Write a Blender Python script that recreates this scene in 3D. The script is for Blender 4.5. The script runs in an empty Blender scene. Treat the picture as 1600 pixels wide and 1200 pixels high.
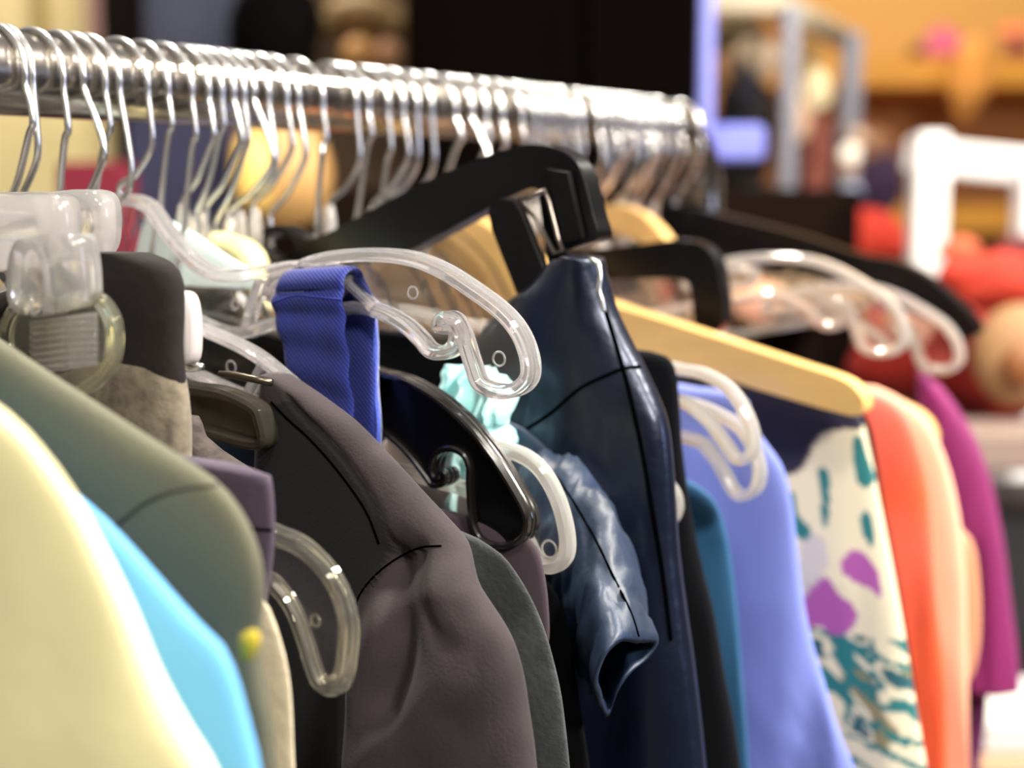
import bpy, bmesh, math, random
from mathutils import Vector, Matrix, noise
from mathutils.bvhtree import BVHTree

# ---------------------------------------------------------------- camera, world, lights, exposure
S = bpy.context.scene
COL = S.collection
RAIL_Z = 1.50
CAM = Vector((0.472, -0.346, 1.455))
F_PX = 2222.0
PITCH = math.atan(300 / F_PX)
YAW = math.radians(34.0)
FW = Vector((-math.sin(YAW) * math.cos(PITCH), math.cos(YAW) * math.cos(PITCH), -math.sin(PITCH)))
RT = Vector((math.cos(YAW), math.sin(YAW), 0))
UP = RT.cross(FW)

cam_data = bpy.data.cameras.new('camera')
cam = bpy.data.objects.new('camera', cam_data)
COL.objects.link(cam)
cam.location = CAM
cam.rotation_euler = FW.to_track_quat('-Z', 'Y').to_euler()
cam_data.sensor_width = 36.0
cam_data.lens = 50.0
cam_data.clip_start = 0.02
cam_data.clip_end = 50
cam_data.dof.use_dof = True
cam_data.dof.focus_distance = 0.486
cam_data.dof.aperture_fstop = 4.7
cam_data.dof.aperture_blades = 9
S.camera = cam

S.view_settings.view_transform = 'Standard'
S.view_settings.look = 'None'
S.view_settings.gamma = 1.0
S.view_settings.use_curve_mapping = False
S.view_settings.exposure = -0.12
S.cycles.use_denoising = True
S.cycles.transparent_max_bounces = 16
S.cycles.transmission_bounces = 14
S.cycles.max_bounces = 16
S.cycles.sample_clamp_indirect = 20.0
S.cycles.caustics_refractive = True

world = bpy.data.worlds.new('world')
S.world = world
world.use_nodes = True
nt = world.node_tree
nt.nodes.clear()
wo = nt.nodes.new('ShaderNodeOutputWorld')
bg = nt.nodes.new('ShaderNodeBackground')
ramp = nt.nodes.new('ShaderNodeValToRGB')
tc = nt.nodes.new('ShaderNodeTexCoord')
sep = nt.nodes.new('ShaderNodeSeparateXYZ')
mr = nt.nodes.new('ShaderNodeMapRange')
nt.links.new(tc.outputs['Generated'], sep.inputs[0])
nt.links.new(sep.outputs['Z'], mr.inputs[0])
mr.inputs[1].default_value = -1
mr.inputs[2].default_value = 1
nt.links.new(mr.outputs[0], ramp.inputs[0])
ramp.color_ramp.elements[0].position = 0.48
ramp.color_ramp.elements[0].color = (0.07, 0.06, 0.055, 1)
ramp.color_ramp.elements[1].position = 0.85
ramp.color_ramp.elements[1].color = (0.80, 0.76, 0.72, 1)
nt.links.new(ramp.outputs[0], bg.inputs[0])
bg.inputs[1].default_value = 0.50
nt.links.new(bg.outputs[0], wo.inputs[0])


def area(name, loc, target, size, power, color, shape='DISK', size_y=None):
    d = bpy.data.lights.new(name, 'AREA')
    d.shape = shape
    d.size = size
    if size_y:
        d.size_y = size_y
    d.energy = power
    d.color = color
    o = bpy.data.objects.new(name, d)
    COL.objects.link(o)
    o.location = loc
    o.rotation_euler = (Vector(target) - Vector(loc)).to_track_quat('-Z', 'Y').to_euler()
    return o


area('aisle_ceiling_lamp', (1.25, 0.50, 2.55), (0.1, 0.15, 1.4), 0.20, 72, (1.0, 0.94, 0.83))
area('aisle_ceiling_lamp', (0.75, 1.55, 2.70), (0.1, 0.3, 1.4), 0.20, 40, (1.0, 0.94, 0.83))
area('aisle_ceiling_lamp', (0.95, -0.75, 2.75), (0.1, 0.2, 1.35), 0.25, 16, (1.0, 0.94, 0.83))
area('aisle_ceiling_lamp', (1.7, -0.55, 2.35), (0.1, 0.3, 1.4), 0.25, 40, (1.0, 0.95, 0.86))
area('rack_ceiling_lamp', (-0.35, 0.25, 2.7), (0.0, 0.2, 1.4), 0.20, 34, (1.0, 0.94, 0.84))
area('shop_window_light', (2.4, 1.0, 1.7), (0.1, 0.2, 1.4), 0.7, 12, (0.60, 0.68, 1.0))
area('back_shop_lamp', (-0.4, 3.0, 2.9), (-0.8, 4.2, 1.4), 0.5, 27, (1.0, 0.90, 0.74))
area('back_shop_lamp', (-1.9, 1.6, 2.9), (-2.6, 2.4, 1.4), 0.5, 32, (1.0, 0.93, 0.80))


# ---------------------------------------------------------------- helpers
def ray(px, py):
    return FW + RT * ((px - 800) / F_PX) + UP * ((600 - py) / F_PX)


def P(px, py, Y):
    """point of the hanging plane y=Y met by the sight line through (px, py)"""
    d = ray(px, py)
    return CAM + d * ((Y - CAM.y) / d.y)


def D(px, py, depth):
    return CAM + ray(px, py) * depth


def lin(c):
    return tuple(((v / 12.92) if v <= 0.04045 else ((v + 0.055) / 1.055) ** 2.4) for v in c)


def hexc(h):
    h = h.lstrip('#')
    return lin(tuple(int(h[i:i + 2], 16) / 255 for i in (0, 2, 4)))


MATS = {}


def mat(name, color, rough=0.6, metal=0.0, bump=0.0, bscale=300.0, vary=0.0, vscale=8.0, sheen=0.0, trans=0.0,
        ior=1.49, weave=0.0, wscale=900.0, coat=0.0, attr=None, aniso_scale=(1, 1, 1), vcol=None, spec=0.5, emit=None, bdist=0.001):
    if name in MATS:
        return MATS[name]
    m = bpy.data.materials.new(name)
    m.use_nodes = True
    t = m.node_tree
    b = t.nodes['Principled BSDF']
    c = hexc(color) if isinstance(color, str) else color
    b.inputs['Base Color'].default_value = (*c, 1)
    b.inputs['Roughness'].default_value = rough
    b.inputs['Metallic'].default_value = metal
    b.inputs['IOR'].default_value = ior
    b.inputs['Specular IOR Level'].default_value = spec
    b.inputs['Transmission Weight'].default_value = trans
    b.inputs['Sheen Weight'].default_value = sheen
    b.inputs['Sheen Roughness'].default_value = 0.4
    b.inputs['Coat Weight'].default_value = coat
    b.inputs['Coat Roughness'].default_value = 0.1
    if emit:
        b.inputs['Emission Color'].default_value = (*c, 1)
        b.inputs['Emission Strength'].default_value = emit
    tcn = t.nodes.new('ShaderNodeTexCoord')
    mp = t.nodes.new('ShaderNodeMapping')
    mp.inputs['Scale'].default_value = aniso_scale
    t.links.new(tcn.outputs['Object'], mp.inputs[0])
    src = None
    if attr:
        a = t.nodes.new('ShaderNodeAttribute')
        a.attribute_name = attr
        src = a.outputs['Color']
        t.links.new(src, b.inputs['Base Color'])
    elif vary > 0:
        n = t.nodes.new('ShaderNodeTexNoise')
        n.inputs['Scale'].default_value = vscale
        n.inputs['Detail'].default_value = 5
        t.links.new(mp.outputs[0], n.inputs['Vector'])
        mx = t.nodes.new('ShaderNodeMix')
        mx.data_type = 'RGBA'
        c2 = hexc(vcol) if vcol else tuple(v * (1 - vary) for v in c)
        r = t.nodes.new('ShaderNodeMapRange')
        r.inputs[1].default_value = 0.35
        r.inputs[2].default_value = 0.65
        t.links.new(n.outputs['Fac'], r.inputs[0])
        mx.inputs[6].default_value = (*c, 1)
        mx.inputs[7].default_value = (*c2, 1)
        t.links.new(r.outputs[0], mx.inputs[0])
        t.links.new(mx.outputs[2], b.inputs['Base Color'])
    if bump > 0 or weave > 0:
        bp = t.nodes.new('ShaderNodeBump')
        bp.inputs['Strength'].default_value = min(1.0, bump + weave)
        bp.inputs['Distance'].default_value = bdist
        if weave > 0:
            w = t.nodes.new('ShaderNodeTexWave')
            w.bands_direction = 'DIAGONAL'
            w.inputs['Scale'].default_value = wscale
            w.inputs['Distortion'].default_value = 2.0
            t.links.new(mp.outputs[0], w.inputs['Vector'])
            t.links.new(w.outputs['Fac'], bp.inputs['Height'])
        else:
            n2 = t.nodes.new('ShaderNodeTexNoise')
            n2.inputs['Scale'].default_value = bscale
            n2.inputs['Detail'].default_value = 4
            t.links.new(mp.outputs[0], n2.inputs['Vector'])
            t.links.new(n2.outputs['Fac'], bp.inputs['Height'])
        t.links.new(bp.outputs[0], b.inputs['Normal'])
    MATS[name] = m
    return m


def clear_mat(name, tint, rough=0.03, milk=0.12, glow=None):
    """moulded clear plastic: refracting body with a little milkiness"""
    if name in MATS:
        return MATS[name]
    m = bpy.data.materials.new(name)
    m.use_nodes = True
    t = m.node_tree
    t.nodes.clear()
    out = t.nodes.new('ShaderNodeOutputMaterial')
    g = t.nodes.new('ShaderNodeBsdfGlass')
    g.inputs['Color'].default_value = (*tint, 1)
    g.inputs['Roughness'].default_value = rough
    g.inputs['IOR'].default_value = 1.49
    tl = t.nodes.new('ShaderNodeBsdfTranslucent')
    tl.inputs['Color'].default_value = (*[min(1, v * 0.95) for v in tint], 1)
    df = t.nodes.new('ShaderNodeBsdfDiffuse')
    df.inputs['Color'].default_value = (*[min(1, v * 0.95) for v in tint], 1)
    a = t.nodes.new('ShaderNodeMixShader')
    a.inputs[0].default_value = 0.5
    t.links.new(tl.outputs[0], a.inputs[1])
    t.links.new(df.outputs[0], a.inputs[2])
    b = t.nodes.new('ShaderNodeMixShader')
    b.inputs[0].default_value = milk
    t.links.new(g.outputs[0], b.inputs[1])
    t.links.new(a.outputs[0], b.inputs[2])
    n = t.nodes.new('ShaderNodeTexNoise')
    n.inputs['Scale'].default_value = 60
    bp = t.nodes.new('ShaderNodeBump')
    bp.inputs['Strength'].default_value = 0.25
    bp.inputs['Distance'].default_value = 0.001
    tcn = t.nodes.new('ShaderNodeTexCoord')
    t.links.new(tcn.outputs['Object'], n.inputs['Vector'])
    t.links.new(n.outputs['Fac'], bp.inputs['Height'])
    t.links.new(bp.outputs[0], g.inputs['Normal'])
    t.links.new(b.outputs[0], out.inputs[0])
    MATS[name] = m
    return m


def obj(name, verts, faces, m, parent=None, smooth=True):
    me = bpy.data.meshes.new(name)
    me.from_pydata([tuple(v) for v in verts], [], faces)
    me.update()
    bm = bmesh.new()
    bm.from_mesh(me)
    bmesh.ops.recalc_face_normals(bm, faces=bm.faces)
    bm.to_mesh(me)
    bm.free()
    if smooth:
        me.shade_smooth()
        if smooth == 'auto':
            me.set_sharp_from_angle(angle=math.radians(40))
    me.materials.append(m)
    o = bpy.data.objects.new(name, me)
    COL.objects.link(o)
    if parent:
        o.parent = parent
        o.matrix_parent_inverse = Matrix.Translation(-parent.location)
    return o


def thing(name, label, cat, loc, group=None):
    o = bpy.data.objects.new(name, None)
    COL.objects.link(o)
    o.empty_display_size = 0.02
    o.location = loc
    o['label'] = label
    o['category'] = cat
    if group:
        o['group'] = group
    return o


def tag(o, label, cat, group=None):
    o['label'] = label
    o['category'] = cat
    if group:
        o['group'] = group
    return o


def struct(o):
    o['kind'] = 'structure'
    return o


def catmull(pts, n=6, closed=False):
    out = []
    N = len(pts)
    rng = range(N) if closed else range(N - 1)
    for i in rng:
        if closed:
            p0, p1, p2, p3 = pts[(i - 1) % N], pts[i], pts[(i + 1) % N], pts[(i + 2) % N]
        else:
            p0, p1, p2, p3 = pts[max(i - 1, 0)], pts[i], pts[i + 1], pts[min(i + 2, N - 1)]
        for k in range(n):
            t = k / n
            out.append(tuple(0.5 * (2 * b + (c - a) * t + (2 * a - 5 * b + 4 * c - d) * t * t + (3 * b - a - 3 * c + d) * t ** 3)
                             for a, b, c, d in zip(p0, p1, p2, p3)))
    if not closed:
        out.append(tuple(pts[-1]))
    return out


def tube(pts, r, seg=8, closed=False):
    """round tube, parallel-transported; r number or list"""
    pts = [Vector(p) for p in pts]
    n = len(pts)
    rr = r if isinstance(r, (list, tuple)) else [r] * n
    V, Fc = [], []
    prev = None
    for i, p in enumerate(pts):
        a = pts[(i - 1) % n] if (closed or i > 0) else p
        b = pts[(i + 1) % n] if (closed or i < n - 1) else p
        t = (b - a).normalized()
        if prev is None:
            u = t.cross(Vector((0, 0, 1)))
            if u.length < 0.1:
                u = t.cross(Vector((0, 1, 0)))
            u.normalize()
        else:
            u = (prev - t * prev.dot(t)).normalized()
        prev = u
        w = t.cross(u)
        for k in range(seg):
            th = 2 * math.pi * k / seg
            V.append(p + u * (math.cos(th) * rr[i]) + w * (math.sin(th) * rr[i]))
    m = n if closed else n - 1
    for i in range(m):
        for k in range(seg):
            a, b = i * seg + k, i * seg + (k + 1) % seg
            c, d = ((i + 1) % n) * seg + (k + 1) % seg, ((i + 1) % n) * seg + k
            Fc.append((a, b, c, d))
    if not closed:
        Fc.append(tuple(range(seg)))
        Fc.append(tuple((n - 1) * seg + k for k in range(seg)))
    return V, Fc


def merge(*vf):
    V, Fc = [], []
    for v, f in vf:
        o = len(V)
        V += list(v)
        Fc += [tuple(i + o for i in q) for q in f]
    return V, Fc


def rim_sweep(xz, Y, w, d, closed=True, ridges=False):
    """bar of in-plane width w and depth d following an outline in the plane y=Y"""
    b = min(w, d) * 0.28
    sec = [(-w / 2 + b, -d / 2), (w / 2 - b, -d / 2), (w / 2, -d / 2 + b), (w / 2, d / 2 - b), (w / 2 - b, d / 2), (-w / 2 + b, d / 2),
           (-w / 2, d / 2 - b), (-w / 2, -d / 2 + b)]
    if ridges:
        g = w * 0.16
        sec = [(-w / 2 + b, -d / 2), (w / 2 - b, -d / 2), (w / 2, -d / 2 + b), (w / 2, -d * .2), (w / 2 - g, -d * .15), (w / 2, -d * .08), (w / 2, d * .08),
               (w / 2 - g, d * .15), (w / 2, d * .2), (w / 2, d / 2 - b), (w / 2 - b, d / 2), (-w / 2 + b, d / 2), (-w / 2, d / 2 - b), (-w / 2, -d / 2 + b)]
    n = len(xz)
    V, Fc = [], []
    ns = len(sec)
    for i in range(n):
        a = Vector(xz[(i - 1) % n] if closed or i > 0 else xz[i])
        c = Vector(xz[(i + 1) % n] if closed or i < n - 1 else xz[i])
        t = (c - a)
        if t.length < 1e-9:
            t = Vector((1, 0))
        t.normalize()
        nn = Vector((-t.y, t.x))
        for (u, v) in sec:
            V.append(Vector((xz[i][0] + nn.x * u, Y + v, xz[i][1] + nn.y * u)))
    m = n if closed else n - 1
    for i in range(m):
        for k in range(ns):
            Fc.append((i * ns + k, i * ns + (k + 1) % ns, ((i + 1) % n) * ns + (k + 1) % ns, ((i + 1) % n) * ns + k))
    if not closed:
        Fc.append(tuple(range(ns)))
        Fc.append(tuple((n - 1) * ns + k for k in range(ns)))
    return V, Fc


def slab(xz, Y, t, bevel=0.0, holes=()):
    """solid plate of an XZ outline, thickness t about y=Y"""
    bm = bmesh.new()
    edges = []
    for loop in [xz, *holes]:
        vs = [bm.verts.new((x, Y - t / 2, z)) for x, z in loop]
        edges += [bm.edges.new((vs[i], vs[(i + 1) % len(vs)])) for i in range(len(vs))]
    bmesh.ops.triangle_fill(bm, edges=edges, use_beauty=True)
    r = bmesh.ops.extrude_face_region(bm, geom=list(bm.faces))
    bmesh.ops.translate(bm, verts=[g for g in r['geom'] if isinstance(g, bmesh.types.BMVert)], vec=(0, t, 0))
    bmesh.ops.recalc_face_normals(bm, faces=bm.faces)
    if bevel:
        es = [e for e in bm.edges if len(e.link_faces) == 2 and e.calc_face_angle(0) > 1.2]
        bmesh.ops.bevel(bm, geom=es, offset=bevel, segments=3, affect='EDGES', clamp_overlap=True)
    bm.verts.index_update()
    V = [v.co.copy() for v in bm.verts]
    Fc = [tuple(v.index for v in f.verts) for f in bm.faces]
    bm.free()
    return V, Fc


def box(c, sx, sy, sz, yaw=0.0, bevel=0.0, pitch=0.0):
    bm = bmesh.new()
    bmesh.ops.create_cube(bm, size=1.0)
    bmesh.ops.scale(bm, vec=(sx, sy, sz), verts=bm.verts)
    if bevel:
        bmesh.ops.bevel(bm, geom=list(bm.edges), offset=bevel, segments=3, affect='EDGES')
    bmesh.ops.transform(bm, matrix=Matrix.Translation(Vector(c)) @ Matrix.Rotation(yaw, 4, 'Z') @ Matrix.Rotation(pitch, 4, 'Y'), verts=bm.verts)
    bm.verts.index_update()
    V = [v.co.copy() for v in bm.verts]
    Fc = [tuple(v.index for v in f.verts) for f in bm.faces]
    bm.free()
    return V, Fc


def ellipsoid(c, rx, ry, rz, seg=20, yaw=0.0):
    V, Fc = [], []
    M = Matrix.Rotation(yaw, 3, 'Z')
    for i in range(seg + 1):
        ph = math.pi * i / seg
        for j in range(seg):
            th = 2 * math.pi * j / seg
            V.append(Vector(c) + M @ Vector((rx * math.sin(ph) * math.cos(th), ry * math.sin(ph) * math.sin(th), rz * math.cos(ph))))
    for i in range(seg):
        for j in range(seg):
            Fc.append((i * seg + j, i * seg + (j + 1) % seg, (i + 1) * seg + (j + 1) % seg, (i + 1) * seg + j))
    return V, Fc


def prof(px_pts, Y):
    return [(p.x, p.z) for p in (P(x, y, Y) for x, y in px_pts)]


def interp(tab, z):
    """tab: list of (x, z), z falling"""
    if z >= tab[0][1]:
        return tab[0][0]
    for (x0, z0), (x1, z1) in zip(tab, tab[1:]):
        if z <= z0 and z >= z1:
            return x0 + (x1 - x0) * ((z0 - z) / max(1e-9, z0 - z1))
    return tab[-1][0]


def inpoly(x, y, poly):
    c = False
    n = len(poly)
    for i in range(n):
        x0, y0 = poly[i]
        x1, y1 = poly[(i + 1) % n]
        if (y0 > y) != (y1 > y) and x < (x1 - x0) * (y - y0) / (y1 - y0) + x0:
            c = not c
    return c


def line_dist(x, z, line, signed=False):
    """distance in the hanging plane to a polyline; signed: positive on the +x side"""
    best, sg = 1e9, 1
    for (x0, z0), (x1, z1) in zip(line, line[1:]):
        ux, uz = x1 - x0, z1 - z0
        L = ux * ux + uz * uz
        t = max(0.0, min(1.0, ((x - x0) * ux + (z - z0) * uz) / L)) if L else 0
        dx_, dz_ = x - x0 - ux * t, z - z0 - uz * t
        d2 = dx_ * dx_ + dz_ * dz_
        if d2 < best:
            best = d2
            sg = 1 if (ux * dz_ - uz * dx_) > 0 else -1
    return math.sqrt(best) * (sg if signed else 1)


def cloth(name, m, Y, right, left=None, T=0.03, T0=0.012, grow=0.10, fold=0.006, freq=28.0, seed=0, parent=None, nz=110, nx=72,
          zbot=0.78, power=2.4, lean=0.0, wob=0.35, hem=0.0, fine=0.0, fold_x=0.0, top_fold=0.0, ridges=(), bulge=None):
    """hanging cloth body: outline right (and left) in the plane y=Y, thickness T, vertical folds growing downward"""
    def table(pts):
        t = catmull(prof(pts, Y), 8)
        out = [t[0]]
        for q in t[1:]:
            if q[1] < out[-1][1] - 1e-5:
                out.append(q)
        return out
    rt = table(right)
    lf = table(left) if left else None
    z0 = rt[0][1]
    z1 = zbot if zbot < rt[-1][1] else rt[-1][1]
    if zbot >= 2:
        z1 = rt[-1][1]
    V, Fc = [], []
    rl = [(prof(catmull(l, 4), Y - T * .45), a_, w_) for l, a_, w_ in ridges]
    bl = (prof(catmull(bulge[0], 4), Y - T * .45), bulge[1], bulge[2]) if bulge else None
    for i in range(nz + 1):
        s = (i / nz) ** 1.35
        z = z0 + (z1 - z0) * s
        xr = interp(rt, z)
        xl = interp(lf, z) if lf else -xr
        g = z0 - z
        tt = T0 + (T - T0) * min(1.0, g / grow)
        cx, hw = (xr + xl) / 2, (xr - xl) / 2
        for j in range(nx):
            th = 2 * math.pi * j / nx
            c, sn = math.cos(th), math.sin(th)
            x = cx + hw * math.copysign(abs(c) ** (2 / power), c)
            y = tt / 2 * math.copysign(abs(sn) ** (2 / power), sn)
            gr = top_fold + (1 - top_fold) * min(1.0, g / 0.25)
            f = noise.noise(Vector((x * freq, seed * 7.3 + z * freq * 0.12, seed))) * fold * 2
            f += noise.noise(Vector((x * freq * 2.7 + z * 4, seed * 3.1 + z * freq * 0.3, seed + 5))) * fold * wob * 2
            dx = noise.noise(Vector((z * 9, seed * 1.7, y * 30))) * fold_x
            ex = (noise.noise(Vector((x * 60, y * 60 + seed, z * 75))) + .6 * noise.noise(Vector((x * 150, y * 150, z * 190 + seed)))) * fine
            add = 0.0
            if sn < 0.35 or c > 0.6:
                for line, amp, wd in rl:
                    dd = line_dist(x, z, line)
                    if dd < wd * 3:
                        add += amp * math.exp(-(dd / wd) ** 2) * min(1.0, max(0.0, 1.0 - (c - .35) / .5))
                if bl:
                    line, amp, wd = bl
                    dd = line_dist(x, z, line, True)
                    q = min(1.0, max(0.0, dd / wd))
                    add += amp * (q * q * (3 - 2 * q))
            V.append(Vector((x + dx * gr + ex, Y + y + f * gr + lean * g + ex - add, z + ex * .5)))
    for i in range(nz):
        for j in range(nx):
            Fc.append((i * nx + j, i * nx + (j + 1) % nx, (i + 1) * nx + (j + 1) % nx, (i + 1) * nx + j))
    Fc.append(tuple(range(nx)))
    Fc.append(tuple(nz * nx + j for j in range(nx)))
    return obj(name, V, Fc, m, parent)


def surf_line(target, pts, r, m, name, parent=None, off=0.0002, n=10):
    """a thread or zip lying on an already built cloth surface"""
    me = target.data
    bvh = BVHTree.FromPolygons([v.co for v in me.vertices], [p.vertices for p in me.polygons])
    out = []
    for x, y in catmull(pts, n):
        d = ray(x, y).normalized()
        h = bvh.ray_cast(CAM, d)
        if h[0] is not None:
            out.append(h[0] + h[1] * off)
    if len(out) < 3:
        return None
    V, Fc = tube(out, r, 6)
    return obj(name, V, Fc, m, parent or target)


# ---------------------------------------------------------------- materials
CLEAR = clear_mat('clear_plastic', (1.0, 0.98, 0.985), 0.03, 0.20)
CLEAR2 = clear_mat('clear_plastic_milky', (1.0, 0.97, 0.93), 0.07, 0.30)
CLEARWEB = clear_mat('clear_plastic_web', (1.0, 0.99, 0.985), 0.01, 0.008)
FROST = clear_mat('frosted_plastic', (0.96, 0.94, 0.93), 0.14, 0.16)
SMOKE = clear_mat('smoky_plastic', (0.42, 0.38, 0.32), 0.05, 0.10)
YELLOWISH = clear_mat('yellowed_clear_plastic', (0.985, 0.975, 0.90), 0.04, 0.04)
STEEL = mat('hook_steel', '#ecebea', 0.27, 1.0)
CHROME = mat('rail_chrome', '#b5aea6', 0.20, 1.0, bump=0.03, bscale=40)
BLACKP = mat('black_plastic', '#08070a', 0.30, 0, bump=0.05, bscale=60, spec=.25)
BLACKRIM = mat('black_plastic_rim', '#14100d', 0.22, 0, coat=0.7)
BLACKM = mat('black_matt_plastic', '#0c0a0b', 0.5, spec=.2)
WOOD = mat('varnished_wood', '#dfb36e', 0.35, 0, vary=0.12, vscale=18, aniso_scale=(1, 1, 6), coat=0.3)
THREAD = mat('dark_thread', '#030304', 0.95, spec=0.0)

# ---------------------------------------------------------------- the rail
def rail():
    r = 0.016
    pts = [(0, -0.75, RAIL_Z - 0.9), (0, -0.75, RAIL_Z - 0.06)]
    for k in range(1, 8):
        a = math.pi / 2 * k / 8
        pts.append((0, -0.75 + 0.06 * (1 - math.cos(a)), RAIL_Z - 0.06 + 0.06 * math.sin(a)))
    ys = [-0.69 + 1.24 * k / 40 for k in range(41)]
    pts += [(0, y, RAIL_Z) for y in ys]
    for k in range(1, 8):
        a = math.pi / 2 * k / 8
        pts.append((0, 0.55 + 0.05 * math.sin(a), RAIL_Z - 0.05 * (1 - math.cos(a))))
    pts += [(0, 0.60, RAIL_Z - 0.05), (0, 0.60, 0.06)]
    pts[0] = (0, -0.75, 0.06)
    t = thing('clothes_rail', 'thick round chrome rail of the clothes rack, crowded with hanger hooks', 'clothes rack', (0, 0, 0))
    V, Fc = tube(pts, r, 40)
    obj('rail', V, Fc, CHROME, t)
    for y in (-0.75, 0.60):
        V, Fc = box((0, y, 0.03), 0.5, 0.05, 0.06, bevel=0.01)
        obj('foot', V, Fc, CHROME, t, 'auto')


rail()

# ---------------------------------------------------------------- hangers
def hook_mesh(Y, neck, kx=0.021, kz=-0.024, seed=0, yaw=0.0, wire=0.00135):
    """steel wire over the rail, kinked on the aisle side, ending in the hanger's neck; neck = (x, z)"""
    R = 0.0196
    cz = 0.016 + wire - R
    pts = []
    for k in range(15):
        a = math.radians(205 - 215 * k / 14)
        pts.append((R * math.cos(a), cz + R * math.sin(a)))
    pts.append((R + (kx - R) * .6, kz * .55))
    pts.append((kx, kz * .92))
    pts.append((kx * .86, kz * 1.15))
    nx_, nz_ = neck[0], neck[1] - RAIL_Z
    pts.append((nx_ + (kx - nx_) * .45, kz + (nz_ - kz) * .55))
    pts.append((nx_ + 0.0006, nz_ + 0.006))
    pts.append((nx_, nz_))
    pts.append((nx_, nz_ - 0.012))
    sm = catmull(pts, 4)
    c, s = math.cos(yaw), math.sin(yaw)
    return tube([(x * c, Y + x * s, RAIL_Z + z) for x, z in sm], wire, 10)


HOOKED = []


def add_hook(parent, Y, neck, **k):
    HOOKED.append((Y, parent))
    V, Fc = hook_mesh(Y, neck, **k)
    return obj('hook', V, Fc, STEEL, parent)


def half_to_full(half):
    """mirror a half outline (starts and ends near x=0) into a closed loop"""
    h = [(max(x, 0.0), z) for x, z in half]
    h[0] = (0.0, h[0][1])
    h[-1] = (0.0, h[-1][1])
    left = [(-x, z) for x, z in reversed(h[1:-1])]
    return h + left


def plate_hanger(name, label, Y, half_px, webm, rimm, w=0.0034, d=0.008, web=0.0018, hook=True, group=None, dx=0, dz=0, sc=1.0, srcY=None,
                 ridges=False, bosses=(), bars=(), kx=0.021, kz=-0.024, yaw=0.0, n=6, cat='clothes hanger', tilt=0.0):
    h = prof(half_px, srcY if srcY is not None else Y)
    zt = h[0][1]
    h = [(x * sc + dx * (1 if x > 0.01 else 0), zt + (z - zt) * sc + dz) for x, z in h]
    full = half_to_full(h)
    if tilt:
        c, s = math.cos(tilt), math.sin(tilt)
        z0 = full[0][1]
        full = [(x * c - (z - z0) * s, z0 + x * s + (z - z0) * c) for x, z in full]
    loop = catmull(full, n, True)
    t = thing(name, label, cat, (0, Y, RAIL_Z), group)
    V, Fc = slab(loop, Y, web)
    obj('web', V, Fc, webm, t, 'auto')
    V, Fc = rim_sweep(loop, Y, w, d, ridges=ridges)
    obj('rim', V, Fc, rimm, t, 'auto')
    for (bx, by, br) in bosses:
        c = P(bx, by, Y)
        pts = [(c.x + br * math.cos(a / 20 * 2 * math.pi), Y - web / 2 - .0004, c.z + br * math.sin(a / 20 * 2 * math.pi)) for a in range(20)]
        V, Fc = tube(pts, 0.00045, 6, True)
        obj('moulding_ring', V, Fc, rimm, t)
    for (p0, p1, bw) in bars:
        a, b = P(*p0, Y), P(*p1, Y)
        V, Fc = rim_sweep([(a.x, a.z), ((a.x + b.x) / 2, (a.z + b.z) / 2), (b.x, b.z)], Y, bw, d * .9, closed=False)
        obj('rib', V, Fc, rimm, t, 'auto')
    if hook:
        add_hook(t, Y, (0, full[0][1]), kx=kx, kz=kz, yaw=yaw)
    return t


A_OUT = [(192, 312), (215, 314), (238, 327), (258, 355), (285, 390), (312, 415), (345, 430), (385, 429), (425, 423), (460, 417), (472, 419), (473, 424),
         (455, 429), (436, 436), (426, 450), (428, 462), (470, 464), (525, 458), (541, 448), (545, 430), (530, 424), (500, 422), (482, 420), (480, 415), (494, 409), (530, 401), (580, 398),
         (640, 403), (690, 421), (740, 452), (785, 486), (812, 518), (827, 555), (829, 585), (818, 602), (798, 611), (772, 609), (752, 598), (741, 570), (730, 535),
         (720, 508), (708, 497), (695, 498), (690, 508), (702, 511), (714, 512), (717, 527), (711, 543), (695, 551), (675, 547), (660, 530),
         (635, 507), (600, 488), (565, 480), (520, 487), (470, 497), (420, 508), (380, 520), (345, 518), (305, 500), (260, 478), (215, 450), (192, 440)]
plate_hanger('clear_hanger', 'clear plastic hanger in sharp focus with the royal blue strap in its notch', 0.06, A_OUT, CLEARWEB, CLEAR, w=0.0050, d=0.0085,
             bosses=((648, 457, 0.0022), (371, 475, 0.002), (783, 560, 0.0025)), bars=(((545, 440), (590, 482), 0.003), ((410, 440), (388, 512), 0.0035)), n=5, kz=-.026)
B_OUT = [(140, 425), (200, 452), (250, 482), (290, 504), (340, 524), (390, 548), (430, 577), (500, 640), (560, 700), (560, 722), (500, 690), (405, 630), (350, 604), (290, 577), (200, 540), (145, 510)]
plate_hanger('clear_hanger', 'clear plastic hanger whose arm runs into the neck of the brown jacket', 0.036, B_OUT, CLEARWEB, CLEAR, w=0.0036, d=0.008,
             bosses=((365, 573, 0.0024),), bars=(((416, 566), (386, 622), 0.003),), kz=-.022, yaw=.12)
C_OUT = [(150, 560), (200, 580), (290, 604), (350, 614), (400, 636), (412, 655), (416, 690), (380, 688), (300, 664), (200, 640), (150, 630)]
plate_hanger('smoky_hanger', 'smoky brown see-through hanger bar left of the brown jacket', 0.018, C_OUT, SMOKE, SMOKE, w=0.004, d=0.009)
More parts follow.
